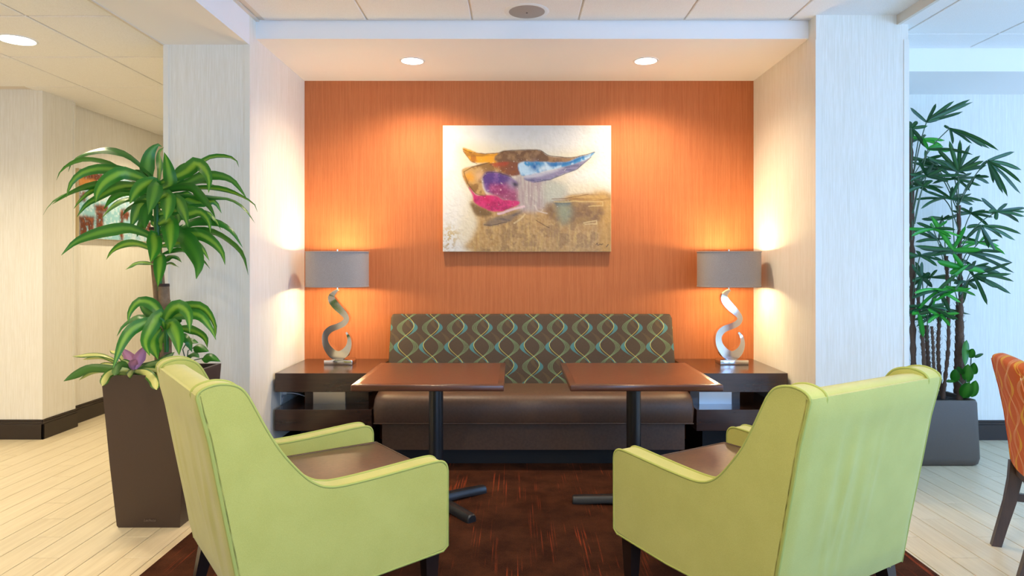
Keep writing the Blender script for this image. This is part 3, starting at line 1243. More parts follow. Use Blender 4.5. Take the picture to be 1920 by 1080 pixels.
class Canvas:
    def __init__(s, W_, H_, box_):
        s.W, s.H = W_, H_
        x0, y0, x1, y1 = box_
        s.ppu = W_ / (x1 - x0)
        s.X, s.Y = np.meshgrid(np.linspace(x0, x1, W_), np.linspace(y0, y1, H_))
        s.wx = (vnoise(W_, H_, 14, 10, 1) - 0.5) * 44
        s.wy = (vnoise(W_, H_, 14, 10, 2) - 0.5) * 36
        s.c = np.zeros((H_, W_, 3))

    def fill(s, col):
        s.c[:] = np.array([lin(v) for v in col])

    def paint(s, mask, col, vary=None, vc=None):
        a = np.array([lin(v) for v in col])
        layer = np.broadcast_to(a, s.c.shape).copy()
        if vary is not None:
            b = np.array([lin(v) for v in vc])
            layer = layer * (1 - vary[..., None]) + b * vary[..., None]
        s.c = s.c * (1 - mask[..., None]) + layer * mask[..., None]

    def poly(s, pts, bl=4, warp=0.6):
        if len(pts) > 4:                 # round the outline
            q = [Vector((a, b, 0)) for a, b in pts]
            n = len(q)
            out = []
            for i in range(n):
                p0, p1, p2, p3 = q[i - 1], q[i], q[(i + 1) % n], q[(i + 2) % n]
                for k in range(5):
                    t_ = k / 5
                    v = 0.5 * ((2 * p1) + (p2 - p0) * t_ + (2 * p0 - 5 * p1 + 4 * p2 - p3) * t_ * t_ + (3 * p1 - p0 - 3 * p2 + p3) * t_ ** 3)
                    out.append((v.x, v.y))
            pts = out
        X, Y = s.X + s.wx * warp, s.Y + s.wy * warp
        m = np.zeros(X.shape, bool)
        n = len(pts)
        for i in range(n):
            x1, y1 = pts[i]
            x2, y2 = pts[(i + 1) % n]
            if y1 == y2:
                continue
            c = ((Y >= min(y1, y2)) & (Y < max(y1, y2))) & (X < (Y - y1) * (x2 - x1) / (y2 - y1) + x1)
            m ^= c
        return blur(m.astype(float), bl * s.ppu)

    def line(s, pts, w, warp=0.3):
        X, Y = s.X + s.wx * warp, s.Y + s.wy * warp
        d = np.full(X.shape, 1e9)
        for (x1, y1), (x2, y2) in zip(pts, pts[1:]):
            L2 = (x2 - x1) ** 2 + (y2 - y1) ** 2
            t_ = np.clip(((X - x1) * (x2 - x1) + (Y - y1) * (y2 - y1)) / L2, 0, 1)
            d = np.minimum(d, np.hypot(X - x1 - t_ * (x2 - x1), Y - y1 - t_ * (y2 - y1)))
        return np.clip(1.5 - d / w, 0, 1)

    def spot(s, x, y, r):
        return np.exp(-((s.X + s.wx - x) ** 2 + (s.Y + s.wy - y) ** 2) / r ** 2)


def sstep(a, b, x):
    t_ = np.clip((x - a) / (b - a), 0, 1)
    return t_ * t_ * (3 - 2 * t_)


def main_art():
    cv = Canvas(440, 328, (82, 62, 1345, 1003))
    W_, H_ = cv.W, cv.H
    fine = vnoise(W_, H_, 90, 70, 5, 3)
    mid = vnoise(W_, H_, 22, 16, 6, 4)
    vert = vnoise(W_, H_, 110, 9, 7, 3)
    horiz = vnoise(W_, H_, 10, 60, 8, 3)
    cv.fill((226, 225, 218))
    cv.paint(sstep(0.5, 0.75, mid) * 0.3, (212, 210, 198))
    # soft cream halo, then the ochre ground
    halo = cv.poly([(210, 200), (600, 215), (900, 260), (1250, 240), (1200, 340), (1000, 460), (1345, 540), (1345, 1003), (270, 1003), (250, 600), (200, 400)], 34)
    cv.paint(halo * 0.7, (218, 204, 164))
    gr = cv.poly([(320, 1003), (300, 900), (345, 790), (290, 660), (330, 600), (600, 640), (900, 600), (1180, 575), (1345, 590), (1345, 1003)], 14)
    cv.paint(gr, (172, 134, 78), sstep(0.25, 0.75, vert * 0.35 + fine * 0.3 + mid * 0.35), (200, 168, 112))
    cv.paint(gr * sstep(0.50, 0.68, mid) * 0.6, (136, 104, 66))
    cv.paint(gr * sstep(0.60, 0.74, vert) * 0.35 * sstep(740, 820, cv.Y), (204, 172, 92))
    cv.paint(cv.poly([(1180, 580), (1345, 590), (1345, 1003), (1270, 1003), (1250, 700)], 20) * 0.55, (204, 156, 66))
    cv.paint(cv.poly([(880, 610), (1180, 575), (1330, 600), (1300, 625), (920, 640)], 6) * 0.8, (198, 158, 84), sstep(0.4, 0.6, horiz), (160, 118, 58))
    cv.paint(cv.spot(130, 880, 75) * sstep(0.48, 0.6, fine) * 0.8, (196, 168, 96))
    cv.paint(cv.spot(110, 960, 50) * sstep(0.5, 0.6, fine) * 0.7, (170, 140, 80))
    # drips below the bird
    cv.paint(cv.poly([(640, 440), (790, 420), (900, 470), (960, 500), (1010, 560), (905, 660), (760, 710), (640, 680)], 14), (168, 150, 146), sstep(0.3, 0.75, vert), (188, 178, 166))
    cv.paint(cv.poly([(850, 480), (1000, 500), (1000, 580), (900, 640), (850, 640)], 18) * 0.8, (186, 190, 170))
    cv.paint(cv.poly([(870, 640), (1260, 655), (1250, 770), (1060, 800), (880, 760)], 12) * 0.8, (118, 86, 52), sstep(0.4, 0.65, mid), (150, 118, 66))
    cv.paint(cv.poly([(915, 628), (1050, 622), (1040, 660), (940, 665)], 5) * 0.9, (84, 84, 92))
    cv.paint(cv.poly([(935, 650), (1000, 640), (1050, 670), (1035, 760), (990, 800), (945, 740)], 20) * 0.75, (142, 156, 132))
    # left body, tan and ochre
    cv.paint(cv.poly([(225, 400), (290, 368), (430, 335), (520, 380), (600, 440), (400, 420), (378, 520), (410, 590), (330, 575), (270, 510)], 4), (140, 104, 54), sstep(0.4, 0.62, mid), (186, 150, 92))
    cv.paint(cv.spot(285, 445, 34), (222, 152, 42))
    cv.paint(cv.spot(362, 428, 36) * 0.9, (206, 166, 124))
    cv.paint(cv.poly([(430, 335), (665, 332), (665, 425), (590, 436), (490, 385)], 4), (128, 76, 44), sstep(0.42, 0.6, mid), (176, 120, 70))
    cv.paint(cv.poly([(440, 338), (580, 335), (560, 365), (470, 372)], 5) * 0.8, (168, 66, 36))
    # upper wing
    cv.paint(cv.poly([(232, 236), (262, 232), (330, 262), (420, 274), (505, 268), (490, 332), (340, 338), (285, 322)], 3), (226, 158, 34), sstep(0.45, 0.65, mid), (176, 112, 34))
    cv.paint(cv.poly([(240, 250), (330, 272), (480, 285), (330, 292), (270, 290)], 4) * 0.7, (136, 92, 36))
    cv.paint(cv.poly([(470, 305), (520, 262), (600, 243), (700, 244), (815, 248), (880, 285), (1000, 305), (1090, 298), (1180, 272), (1000, 345), (880, 335), (660, 332), (500, 335)], 3), (116, 84, 54), sstep(0.38, 0.64, mid), (152, 118, 80))
    # blue wing tip
    cv.paint(cv.poly([(660, 332), (860, 332), (1000, 342), (1100, 305), (1228, 258), (1140, 330), (1000, 378), (880, 394), (700, 436), (660, 405)], 3), (70, 142, 190), sstep(0.45, 0.62, vnoise(W_, H_, 30, 14, 12, 3)), (178, 208, 226))
    cv.paint(cv.spot(765, 365, 34), (32, 94, 158))
    cv.paint(cv.poly([(860, 332), (1000, 342), (1100, 308), (1200, 272), (1040, 352), (900, 368)], 4) * 0.85, (36, 104, 164))
    cv.paint(cv.spot(840, 378, 26) * 0.9, (206, 220, 226))
    cv.paint(cv.poly([(690, 450), (900, 398), (1050, 360), (1150, 322), (1192, 298), (1085, 392), (980, 432), (880, 468), (780, 488)], 4) * 0.95, (96, 92, 128), sstep(0.4, 0.6, horiz), (134, 126, 156))
    cv.paint(cv.poly([(700, 436), (880, 396), (1000, 380), (880, 420), (720, 456)], 5) * 0.8, (196, 194, 204))
    # purple and magenta belly
    cv.paint(cv.poly([(380, 445), (420, 408), (500, 414), (600, 448), (645, 500), (560, 570), (460, 570), (395, 545)], 5), (86, 58, 122), sstep(0.4, 0.6, mid), (122, 86, 146))
    cv.paint(cv.poly([(425, 510), (520, 500), (625, 510), (645, 645), (550, 625), (450, 588)], 12) * 0.95, (140, 48, 92), sstep(0.35, 0.7, mid * 0.5 + fine * 0.5), (172, 84, 124))
    cv.paint(cv.poly([(285, 520), (312, 562), (345, 584), (450, 584), (550, 615), (655, 632), (640, 662), (520, 702), (440, 702), (330, 655), (300, 590)], 4), (206, 54, 112), sstep(0.35, 0.7, mid * 0.6 + fine * 0.4), (160, 34, 84))
    cv.paint(cv.spot(410, 612, 30) * 0.7, (190, 24, 80))
    cv.paint(cv.spot(605, 500, 40) * 0.8, (150, 140, 156))
    cv.paint(cv.spot(632, 503, 20), (62, 56, 66))
    # belly edge and lower feathers
    cv.paint(cv.poly([(285, 640), (350, 668), (450, 712), (430, 742), (330, 735)], 6) * 0.9, (112, 86, 48))
    cv.paint(cv.poly([(395, 795), (480, 745), (610, 722), (690, 690), (580, 780), (440, 806)], 5) * 0.9, (98, 88, 84), sstep(0.4, 0.6, horiz), (130, 110, 88))
    cv.paint(cv.line([(500, 722), (600, 690), (690, 668)], 8) * 0.8, (222, 190, 196))
    cv.paint(cv.line([(620, 792), (660, 765), (694, 728)], 6) * 0.7, (214, 190, 140))
    cv.paint(cv.line([(770, 660), (790, 700), (860, 720)], 5) * 0.6, (214, 200, 184))
    cv.paint(cv.line([(1140, 790), (1235, 770), (1238, 795), (1150, 800)], 4) * 0.7, (222, 198, 140))
    cv.paint(cv.line([(920, 632), (1285, 630), (1285, 660), (1180, 665)], 4) * 0.6, (222, 194, 124))
    # fine dark contours
    for pts, w, c in (([(235, 240), (290, 262), (400, 275), (500, 268), (600, 244), (720, 244), (815, 248), (880, 285), (1000, 305), (1090, 298), (1225, 260)], 2.4, (82, 58, 34)),
                      ([(240, 408), (300, 372), (430, 338)], 2.4, (74, 50, 30)), ([(385, 450), (415, 412), (500, 414), (600, 448)], 2.2, (56, 38, 60)),
                      ([(240, 410), (275, 500), (330, 572), (400, 590)], 2.4, (96, 66, 34)), ([(770, 485), (880, 468), (980, 432), (1085, 392), (1192, 300)], 2.2, (70, 64, 82)),
                      ([(395, 800), (440, 808), (560, 782)], 2.4, (70, 58, 48)), ([(235, 250), (290, 325), (340, 345)], 2.2, (120, 80, 30)),
                      ([(780, 770), (830, 800), (880, 830)], 2.4, (90, 62, 38)), ([(900, 612), (1050, 600), (1175, 578)], 2.4, (110, 76, 40)),
                      ([(1232, 950), (1240, 938), (1245, 955), (1262, 946), (1272, 950), (1285, 946)], 2.6, (70, 46, 22)), ([(1312, 968), (1326, 950)], 3, (70, 46, 22))):
        cv.paint(cv.line(pts, w) * 0.85, c)
    # flecks of thick white paint
    cv.paint(sstep(0.80, 0.84, fine) * 0.5 * cv.poly([(300, 250), (1150, 260), (1000, 700), (300, 720)], 10), (236, 228, 214))
    cv.c *= 0.86
    return cv


def canvas_grid(name, cv, w, h, mat, parent, relief):
    """front paint film of a canvas, in the local xz plane facing -y"""
    H_, W_ = cv.H, cv.W
    lum = vnoise(W_, H_, 60, 45, 9, 3)
    xs_ = np.linspace(-w / 2, w / 2, W_)
    zs_ = np.linspace(h / 2, -h / 2, H_)
    XX, ZZ = np.meshgrid(xs_, zs_)
    YY = -(lum - 0.3) * relief
    co = np.stack([XX, YY, ZZ], -1).reshape(-1, 3)
    idx = np.arange(H_ * W_).reshape(H_, W_)
    fa = np.stack([idx[:-1, :-1], idx[1:, :-1], idx[1:, 1:], idx[:-1, 1:]], -1).reshape(-1, 4)
    me = bpy.data.meshes.new(name)
    me.from_pydata(co.tolist(), [], fa.tolist())
    at = me.color_attributes.new('paint', 'FLOAT_COLOR', 'POINT')
    rgba = np.ones((H_ * W_, 4))
    rgba[:, :3] = np.clip(cv.c.reshape(-1, 3), 0, 1)
    at.data.foreach_set('color', rgba.ravel().astype(np.float32))
    for p in me.polygons:
        p.use_smooth = True
    return link(name, me, mat, parent)


px0, px1, pz0, pz1 = -0.5535, 0.7327, 1.4455, 2.410
t = thing('canvas_painting', 'large unframed abstract canvas, winged shape over ochre, on the orange wall', 'painting', ((px0 + px1) / 2, 5.208, (pz0 + pz1) / 2))
w_, h_ = px1 - px0, pz1 - pz0
box('stretched_canvas', -w_ / 2, w_ / 2, 0.002, 0.041, -h_ / 2, h_ / 2, m_canvas, t, 0.002, 1)
canvas_grid('paint_film', main_art(), w_ - 0.004, h_ - 0.004, m_art, t, 0.003)


def hall_art():
    cv = Canvas(150, 84, (0, 0, 500, 280))
    W_, H_ = cv.W, cv.H
    n1 = vnoise(W_, H_, 40, 24, 21, 3)
    n2 = vnoise(W_, H_, 60, 6, 22, 3)
    cv.fill((206, 224, 232))
    cv.paint(sstep(0.45, 0.65, n1) * 0.8, (150, 200, 214))
    cv.paint(cv.poly([(0, 120), (120, 110), (300, 140), (330, 280), (0, 280)], 4, 0.2), (150, 202, 212), sstep(0.5, 0.65, n1), (196, 224, 230))
    br = (104, 52, 30)
    for pts in ([(0, 0), (150, 0), (150, 60), (0, 72)], [(0, 190), (90, 186), (90, 280), (0, 280)], [(90, 135), (180, 130), (185, 165), (95, 170)], [(100, 165), (150, 165), (150, 260), (105, 262)],
                [(265, 150), (330, 150), (320, 190), (285, 190), (285, 280), (262, 280)], [(400, 200), (500, 180), (500, 230), (405, 230)], [(0, 90), (40, 90), (40, 130), (0, 130)]):
        m = cv.poly(pts, 2, 0.25) * sstep(0.22, 0.42, n1 * 0.6 + n2 * 0.4)
        cv.paint(m, br, sstep(0.5, 0.7, n1), (146, 84, 52))
    cv.paint(cv.poly([(0, 40), (110, 34), (110, 62), (0, 70)], 3, 0.4) * 0.9, (224, 150, 70))
    cv.paint(cv.poly([(290, 40), (330, 40), (330, 60), (290, 60)], 3, 0.4) * 0.9, (232, 168, 90))
    cv.paint(cv.poly([(60, 60), (170, 60), (160, 120), (50, 120)], 4, 0.5) * 0.7, (236, 232, 224))
    return cv


t = thing('canvas_painting', 'brown and pale blue abstract canvas on the hall wall behind the leafy plant', 'painting', (-3.680, 6.33, 1.865), R(90))
box('stretched_canvas', -0.57, 0.57, 0.002, 0.034, -0.295, 0.295, m_canvas, t, 0.002, 1)
canvas_grid('paint_film', hall_art(), 1.136, 0.586, m_art2, t, 0.001)


# ================================================================== plants
CAM = Vector((0, 0, EYE))


def leaf_obj(name, pts3, app_w, real_w, mat, parent, shape='lance', fold=0.10, segs=12, flip=1, wave=0.0):
    """one blade along pts3; app_w = width seen, real_w = true width (metres)"""
    c = resample(catmull(pts3, 6), segs)
    hw_ = max(real_w, app_w) / 2
    ca = min(1.0, app_w / (2 * hw_))
    sa = math.sqrt(max(0, 1 - ca * ca)) * flip
    vs_, fs, uv = [], [], []
    M_ = 4
    ph = random.uniform(0, 6.28)
    for i, p in enumerate(c):
        s = i / segs
        t_ = (c[min(i + 1, segs)] - c[max(i - 1, 0)]).normalized()
        v = (p - CAM).normalized()
        side = t_.cross(v)
        if side.length < 1e-3:
            side = Vector((1, 0, 0))
        side.normalize()
        nrm = side.cross(t_).normalized()
        d = side * ca + nrm * sa
        n2 = d.cross(t_).normalized()
        if shape == 'lance':
            w = (0.22 + 0.78 * (s / 0.42) ** 0.85) if s < 0.42 else max(0.0, 1 - ((s - 0.42) / 0.58) ** 1.7)
        elif shape == 'strap':
            w = (0.55 + 0.45 * min(1, s / 0.3)) if s < 0.75 else max(0.0, 1 - ((s - 0.75) / 0.25) ** 1.8)
        elif shape == 'heart':
            w = min(1.0, math.sqrt(max(0, s) / 0.22)) * max(0, 1 - max(0, (s - 0.3) / 0.7) ** 1.6)
        else:
            w = math.sin(math.pi * min(1, max(0, s)) ** 0.8) ** 0.6 if 0 < s < 1 else 0.05
        w = max(w, 0.02) * hw_
        for k in range(M_ + 1):
            u = -1 + 2 * k / M_
            q = p + d * (u * w) + n2 * (abs(u) * w * fold * 2 + wave * w * math.sin(ph + s * 14) * abs(u) * u)
            vs_.append(q)
            uv.append((0.5 + 0.5 * u, s))
    for i in range(segs):
        for k in range(M_):
            a = i * (M_ + 1) + k
            fs.append((a, a + 1, a + M_ + 2, a + M_ + 1))
    o0 = parent.matrix_world.inverted() if False else None
    loc = parent.location if parent.parent is None else parent.parent.location + parent.location
    me = bpy.data.meshes.new(name)
    me.from_pydata([tuple(q - loc) for q in vs_], [], fs)
    ul = me.uv_layers.new(name='UVMap')
    for lp in me.loops:
        ul.data[lp.index].uv = uv[lp.vertex_index]
    o = link(name, me, mat, parent)
    for p in me.polygons:
        p.use_smooth = True
    return o


# ---- tall planter
def frustum_planter(name, x, y, h, wt, wb, label, cat, mat, soil=0.05, bev=0.006):
    t = thing(name, label, cat, (x, y, 0))
    bm = bmesh.new()
    th = 0.018

    def ring(w, z):
        return [bm.verts.new((a * w / 2, b * w / 2, z)) for a, b in ((-1, -1), (1, -1), (1, 1), (-1, 1))]
    rs = [ring(wb - 0.01, 0.0), ring(wb, 0.012), ring(wb + (wt - wb) * 0.45, h * 0.42), ring(wt, h), ring(wt - 2 * th, h), ring(wt - 2 * th - 0.02, h - soil - 0.05)]
    for A, B in zip(rs, rs[1:]):
        for i in range(4):
            bm.faces.new((A[i], A[(i + 1) % 4], B[(i + 1) % 4], B[i]))
    bm.faces.new(rs[0][::-1])
    bm.faces.new(rs[-1])
    bmesh.ops.bevel(bm, geom=[e for e in bm.edges if e.calc_face_angle(0) > 0.5], offset=bev, segments=2, affect='EDGES')
    bm_obj('pot', bm, mat, t, 35)
    bm = bmesh.new()
    k = wt / 2 - th - 0.008
    add_box(bm, -k, k, -k, k, h - soil - 0.04, h - soil)
    bmesh.ops.subdivide_edges(bm, edges=bm.edges[:], cuts=9, use_grid_fill=True)
    for v in bm.verts:
        if v.co.z > h - soil - 0.001 and max(abs(v.co.x), abs(v.co.y)) < k - 0.001:
            v.co.z += random.uniform(0, 0.018)
    bm_obj('soil', bm, m_soil, t, 60)
    return t


pt = frustum_planter('tall_planter', -1.882, 3.665, 0.79, 0.425, 0.325, 'tall tapered square brown planter beside the hall floor', 'planter', m_planter)
cu = bpy.data.curves.new('maker_mark', 'FONT')
cu.body = 'Lechuza'
cu.size = 0.019
cu.shear = 0.35
cu.extrude = 0.0006
tmp = bpy.data.objects.new('maker_mark', cu)
C.objects.link(tmp)
dg = bpy.context.evaluated_depsgraph_get()
me = bpy.data.meshes.new_from_object(tmp.evaluated_get(dg))
bpy.data.objects.remove(tmp)
m_mark = plain('pale_maker_mark', rgb(112, 96, 84), 0.6)
me.materials.clear()
o = link('maker_mark', me, m_mark, pt)
o.location = (-0.022, -0.1685, 0.036)
o.rotation_euler = (R(90 + 5), 0, 0)

# ---- corn plant: two cut canes with leafy crowns
DC = 3.68
plant = thing('corn_plant', 'tall corn plant with arching striped leaves growing in the brown planter', 'plant', (-1.915, DC, 0.74), 0)
pl_loc = Vector((-1.915, DC, 0.74))


def cane(name, pts, rads, parent, loc):
    o = tube(name, [P(a, b, d) - loc for a, b, d in pts], rads, m_bark, parent, 12)
    return o


k1 = cane('cane', [(303, 715, 3.70), (302, 640, 3.70), (300, 560, 3.70), (293, 480, 3.70), (291, 428, 3.70)], [0.034, 0.032, 0.031, 0.030, 0.029], plant, pl_loc)
k2 = cane('cane', [(312, 715, 3.64), (311, 640, 3.64), (309, 580, 3.64), (307, 534, 3.64)], [0.030, 0.028, 0.028, 0.027], plant, pl_loc)
for (a, b, d, r_) in ((291, 427, 3.70, 0.030), (307, 533, 3.64, 0.028)):
    o = lathe('cut_end', [(0, 0.004), (r_, 0.003), (r_ + 0.001, -0.012), (0, -0.012)], m_cut, plant, 16)
    o.location = P(a, b, d) - pl_loc
tube('shoot', [P(a, b, 3.66) - pl_loc for a, b in ((300, 545), (299, 520), (297, 470), (294, 420), (292, 360), (293, 335))], [0.012, 0.013, 0.014, 0.015, 0.013, 0.008], m_pothos, plant, 10)
tube('shoot', [P(a, b, 3.60) - pl_loc for a, b in ((312, 660), (312, 620), (313, 585))], [0.012, 0.013, 0.010], m_pothos, plant, 10)

CROWN = [  # polyline in the 3.6x crop at (60,250); seen width; depth of tip (minus = towards the viewer)
    ([(755, 235), (640, 145), (520, 110), (430, 118), (330, 150), (262, 205), (245, 260)], 44, .12),
    ([(610, 260), (500, 205), (380, 180), (290, 195), (200, 250), (165, 318)], 40, .05),
    ([(640, 262), (520, 240), (430, 240), (330, 272), (262, 340), (232, 432)], 74, -.10),
    ([(640, 268), (560, 285), (490, 330), (445, 395), (430, 468)], 96, -.25),
    ([(785, 300), (778, 220), (800, 130), (850, 78), (878, 90)], 92, .06),
    ([(930, 350), (925, 260), (908, 180), (892, 128)], 86, -.10),
    ([(960, 340), (1005, 250), (1062, 205), (1100, 205)], 80, -.02),
    ([(1040, 260), (1100, 205), (1160, 235), (1195, 310), (1192, 402)], 96, -.18),
    ([(1000, 330), (1130, 212), (1200, 165), (1290, 155), (1370, 175), (1396, 228)], 40, .15),
    ([(1030, 340), (1130, 290), (1250, 282), (1350, 315), (1415, 390), (1450, 442)], 66, -.05),
    ([(1000, 380), (1200, 372), (1330, 392), (1440, 440), (1500, 480), (1522, 532)], 36, .05),
    ([(960, 410), (1200, 430), (1330, 440), (1430, 500), (1505, 606)], 30, .10),
    ([(830, 320), (760, 345), (700, 400), (660, 475)], 96, -.22),
    ([(845, 330), (822, 420), (785, 548)], 98, -.30),
    ([(912, 415), (918, 500), (902, 592)], 100, -.28),
    ([(960, 440), (1015, 510), (1055, 632)], 84, -.26),
    ([(1050, 365), (1130, 420), (1200, 500), (1238, 572)], 66, -.12),
    ([(920, 585), (935, 690), (930, 812)], 114, -.36),
    ([(820, 680), (828, 770), (800, 872)], 98, -.30),
    ([(865, 820), (860, 920), (850, 1035)], 82, -.22),
    ([(1000, 690), (1080, 770), (1125, 880), (1108, 984)], 122, -.30),
    ([(1090, 680), (1200, 715), (1280, 800), (1303, 888)], 82, -.10),
    ([(990, 665), (1200, 665), (1330, 730), (1420, 820), (1460, 958)], 44, .02),
    ([(1000, 640), (1100, 592), (1250, 600), (1350, 660), (1422, 772)], 56, .10),
    ([(1040, 550), (1130, 530), (1190, 590), (1205, 672)], 74, -.05),
    ([(1000, 430), (1130, 470), (1230, 460), (1280, 540)], 66, .12),
    ([(790, 690), (660, 640), (550, 650), (420, 680), (290, 735), (197, 824)], 84, -.12),
    ([(780, 770), (690, 745), (610, 758), (540, 800), (502, 853)], 52, .02),
    ([(810, 880), (740, 868), (680, 885), (630, 921)], 28, .05),
    ([(880, 860), (940, 828), (985, 840), (1012, 873)], 34, .05),
    ([(890, 890), (940, 884), (995, 906)], 18, .02),
    ([(720, 350), (560, 345), (430, 352), (340, 372), (240, 415), (135, 480)], 50, -.05),
    ([(700, 360), (400, 362), (240, 405), (130, 465), (72, 556)], 24, .02),
    ([(680, 355), (560, 372), (440, 440), (365, 485), (303, 565)], 66, -.10),
    ([(660, 375), (500, 352), (400, 385), (320, 455), (282, 510)], 56, .04),
    ([(680, 395), (590, 412), (530, 455), (485, 512)], 66, .02),
    ([(680, 440), (580, 465), (515, 515), (470, 575)], 36, .10),
    ([(780, 470), (700, 490), (645, 520), (610, 556)], 36, .02),
    ([(770, 450), (715, 520), (685, 590), (665, 640)], 92, .00),
    ([(800, 480), (765, 550), (762, 648)], 82, -.16),
    ([(770, 560), (728, 625), (708, 700)], 62, .03),
    ([(1060, 730), (1150, 780), (1197, 860)], 60, .03),
    ([(970, 795), (1040, 800), (1150, 860), (1202, 916)], 34, .08),
    ([(930, 340), (985, 262), (1000, 222)], 44, .16),
    ([(860, 300), (868, 200), (862, 130), (890, 95)], 40, .14),
    ([(800, 330), (720, 270), (650, 262)], 40, .05),
    ([(830, 345), (740, 310), (640, 300), (600, 285)], 40, .08),
    ([(1150, 530), (1235, 580), (1278, 655)], 40, .06),
    ([(960, 470), (1060, 500), (1150, 475)], 66, .05),
    ([(1000, 420), (1060, 410), (1105, 470)], 60, .08),
    ([(900, 640), (960, 600), (1000, 560)], 70, .06),
    ([(820, 600), (850, 560), (860, 500)], 50, .04),
    ([(930, 370), (1050, 350), (1150, 330), (1230, 350)], 40, .08),
    ([(840, 760), (790, 700), (700, 640), (640, 635)], 46, .05),
    ([(960, 520), (990, 570), (985, 620)], 70, -.02),
    ([(880, 400), (840, 370), (760, 300), (690, 270)], 40, .10),
]


def trace(rows, sc, ox, oy, d0, base, mat, parent, real, shape='lance', name='leaf', fold=0.10, wave=0.10, clampy=None):
    for i, row in enumerate(rows):
        pts, w, dz = row[:3]
        f0 = pts[0]
        bx, by = base
        if clampy:
            by = min(max(f0[1] + 35, clampy[0]), clampy[1])
        full = [(bx, by)] + list(pts) if math.hypot(bx - f0[0], by - f0[1]) > 25 else list(pts)
        n = len(full)
        p3 = []
        for j, (a, b) in enumerate(full):
            s = j / (n - 1)
            p3.append(P(ox + a / sc, oy + b / sc, d0 + dz * s ** 1.2))
        d = d0 + dz * 0.6
        leaf_obj(name, p3, w / sc * d / F_PX, real, mat, parent, shape, fold, 14, 1 if i % 2 else -1, wave)


trace(CROWN, 3.6, 60, 250, 3.66, (845, 600), m_leaf, plant, 0.060, clampy=(345, 880))
LOWER = [
    ([(410, 110), (370, 58), (320, 50), (287, 90), (280, 132)], 42, -.05), ([(400, 120), (310, 145), (262, 200), (222, 305)], 46, -.22),
    ([(405, 95), (372, 140), (345, 200), (362, 255)], 52, -.20), ([(405, 150), (372, 200), (392, 268)], 46, -.14),
    ([(425, 110), (465, 68), (505, 95), (512, 168)], 52, -.15), ([(440, 130), (465, 185), (472, 252)], 56, -.22),
    ([(430, 90), (520, 68), (570, 82), (605, 140), (606, 192)], 34, .02), ([(440, 110), (540, 98), (590, 150), (610, 195)], 42, -.04),
    ([(440, 150), (520, 160), (565, 185), (578, 225)], 32, .05), ([(420, 130), (422, 80), (440, 44)], 40, .08),
    ([(410, 130), (320, 108), (262, 140), (238, 182)], 22, .05), ([(415, 120), (350, 90), (330, 62), (350, 55)], 40, .06),
    ([(430, 120), (455, 95), (470, 120), (440, 140)], 30, .05), ([(430, 170), (500, 190), (520, 240)], 34, .03), ([(420, 160), (400, 210), (430, 262)], 40, .02),
]
trace(LOWER, 2.0, 100, 540, 3.60, (424, 165), m_leaf, plant, 0.062)

# ---- bromeliad at the planter's edge
br_loc = P(252, 692, 3.55)
brom = thing('bromeliad', 'bromeliad with pink centre and cream striped leaves spilling over the brown planter', 'plant', br_loc)
BROM = [
    ([(280, 300), (180, 250), (70, 256)], 16, .10), ([(280, 310), (190, 268), (110, 270)], 11, .12), ([(285, 312), (150, 300), (85, 325), (38, 350)], 32, -.06),
    ([(270, 315), (160, 318), (95, 347)], 13, .04), ([(290, 310), (250, 250), (212, 233)], 15, .14), ([(305, 312), (345, 318), (375, 345), (388, 382)], 36, -.24),
    ([(262, 305), (215, 318), (195, 340), (184, 368)], 30, -.24), ([(295, 300), (262, 285), (240, 300), (228, 328)], 26, -.22), ([(320, 300), (400, 278), (455, 240)], 26, .10),
    ([(320, 310), (370, 285), (425, 280)], 24, .02), ([(285, 305), (200, 285), (150, 300)], 18, .06), ([(300, 305), (280, 285), (250, 275)], 22, -.06),
    ([(310, 310), (350, 308), (400, 312)], 22, -.02), ([(300, 308), (292, 318), (280, 332)], 24, -.20), ([(305, 312), (270, 318), (232, 312)], 26, -.08)]
trace(BROM, 2.0, 100, 540, 3.53, (300, 318), m_brom, brom, 0.034, 'strap', 'leaf', 0.18, 0.0)
PINK = [([(300, 305), (285, 262), (255, 224)], 40, .02), ([(308, 305), (325, 258), (346, 214)], 42, .03), ([(302, 308), (298, 290), (312, 268)], 34, -.05), ([(302, 305), (300, 265), (290, 240)], 30, .05)]
trace(PINK, 2.0, 100, 540, 3.52, (302, 314), m_bract, brom, 0.03, 'lance', 'bract', 0.2, 0.0)

# ---- pothos trailing at the back corner
po_loc = P(362, 690, 3.72)
poth = thing('pothos', 'small pothos with heart shaped leaves at the brown planter corner', 'plant', po_loc)
for a in ([(500, 285), (505, 235), (530, 222)], [(500, 285), (530, 270), (565, 262)], [(500, 285), (485, 230), (500, 205)]):
    tube('stem', [P(100 + x / 2, 540 + y / 2, 3.70) - po_loc for x, y in a], 0.003, m_stemg, poth, 6)
trace([([(524, 222), (550, 226), (584, 238)], 36, -.04), ([(556, 266), (590, 262), (627, 276)], 34, -.04), ([(498, 210), (515, 200), (545, 208)], 26, .0), ([(505, 250), (530, 250), (548, 262)], 24, .04)], 2.0, 100, 540, 3.70, (0, 0), m_pothos, poth, 0.05, 'heart', 'leaf', 0.12, 0.0) if False else None
for pts, w in (([(524, 222), (550, 226), (584, 238)], 36), ([(556, 268), (590, 260), (627, 276)], 34), ([(494, 212), (515, 200), (545, 206)], 26), ([(505, 252), (530, 250), (548, 262)], 24)):
    leaf_obj('leaf', [P(100 + x / 2, 540 + y / 2, 3.70 - 0.02 * i) for i, (x, y) in enumerate(pts)], w / 2 * 3.7 / F_PX, 0.055, m_pothos, poth, 'heart', 0.12, 10)

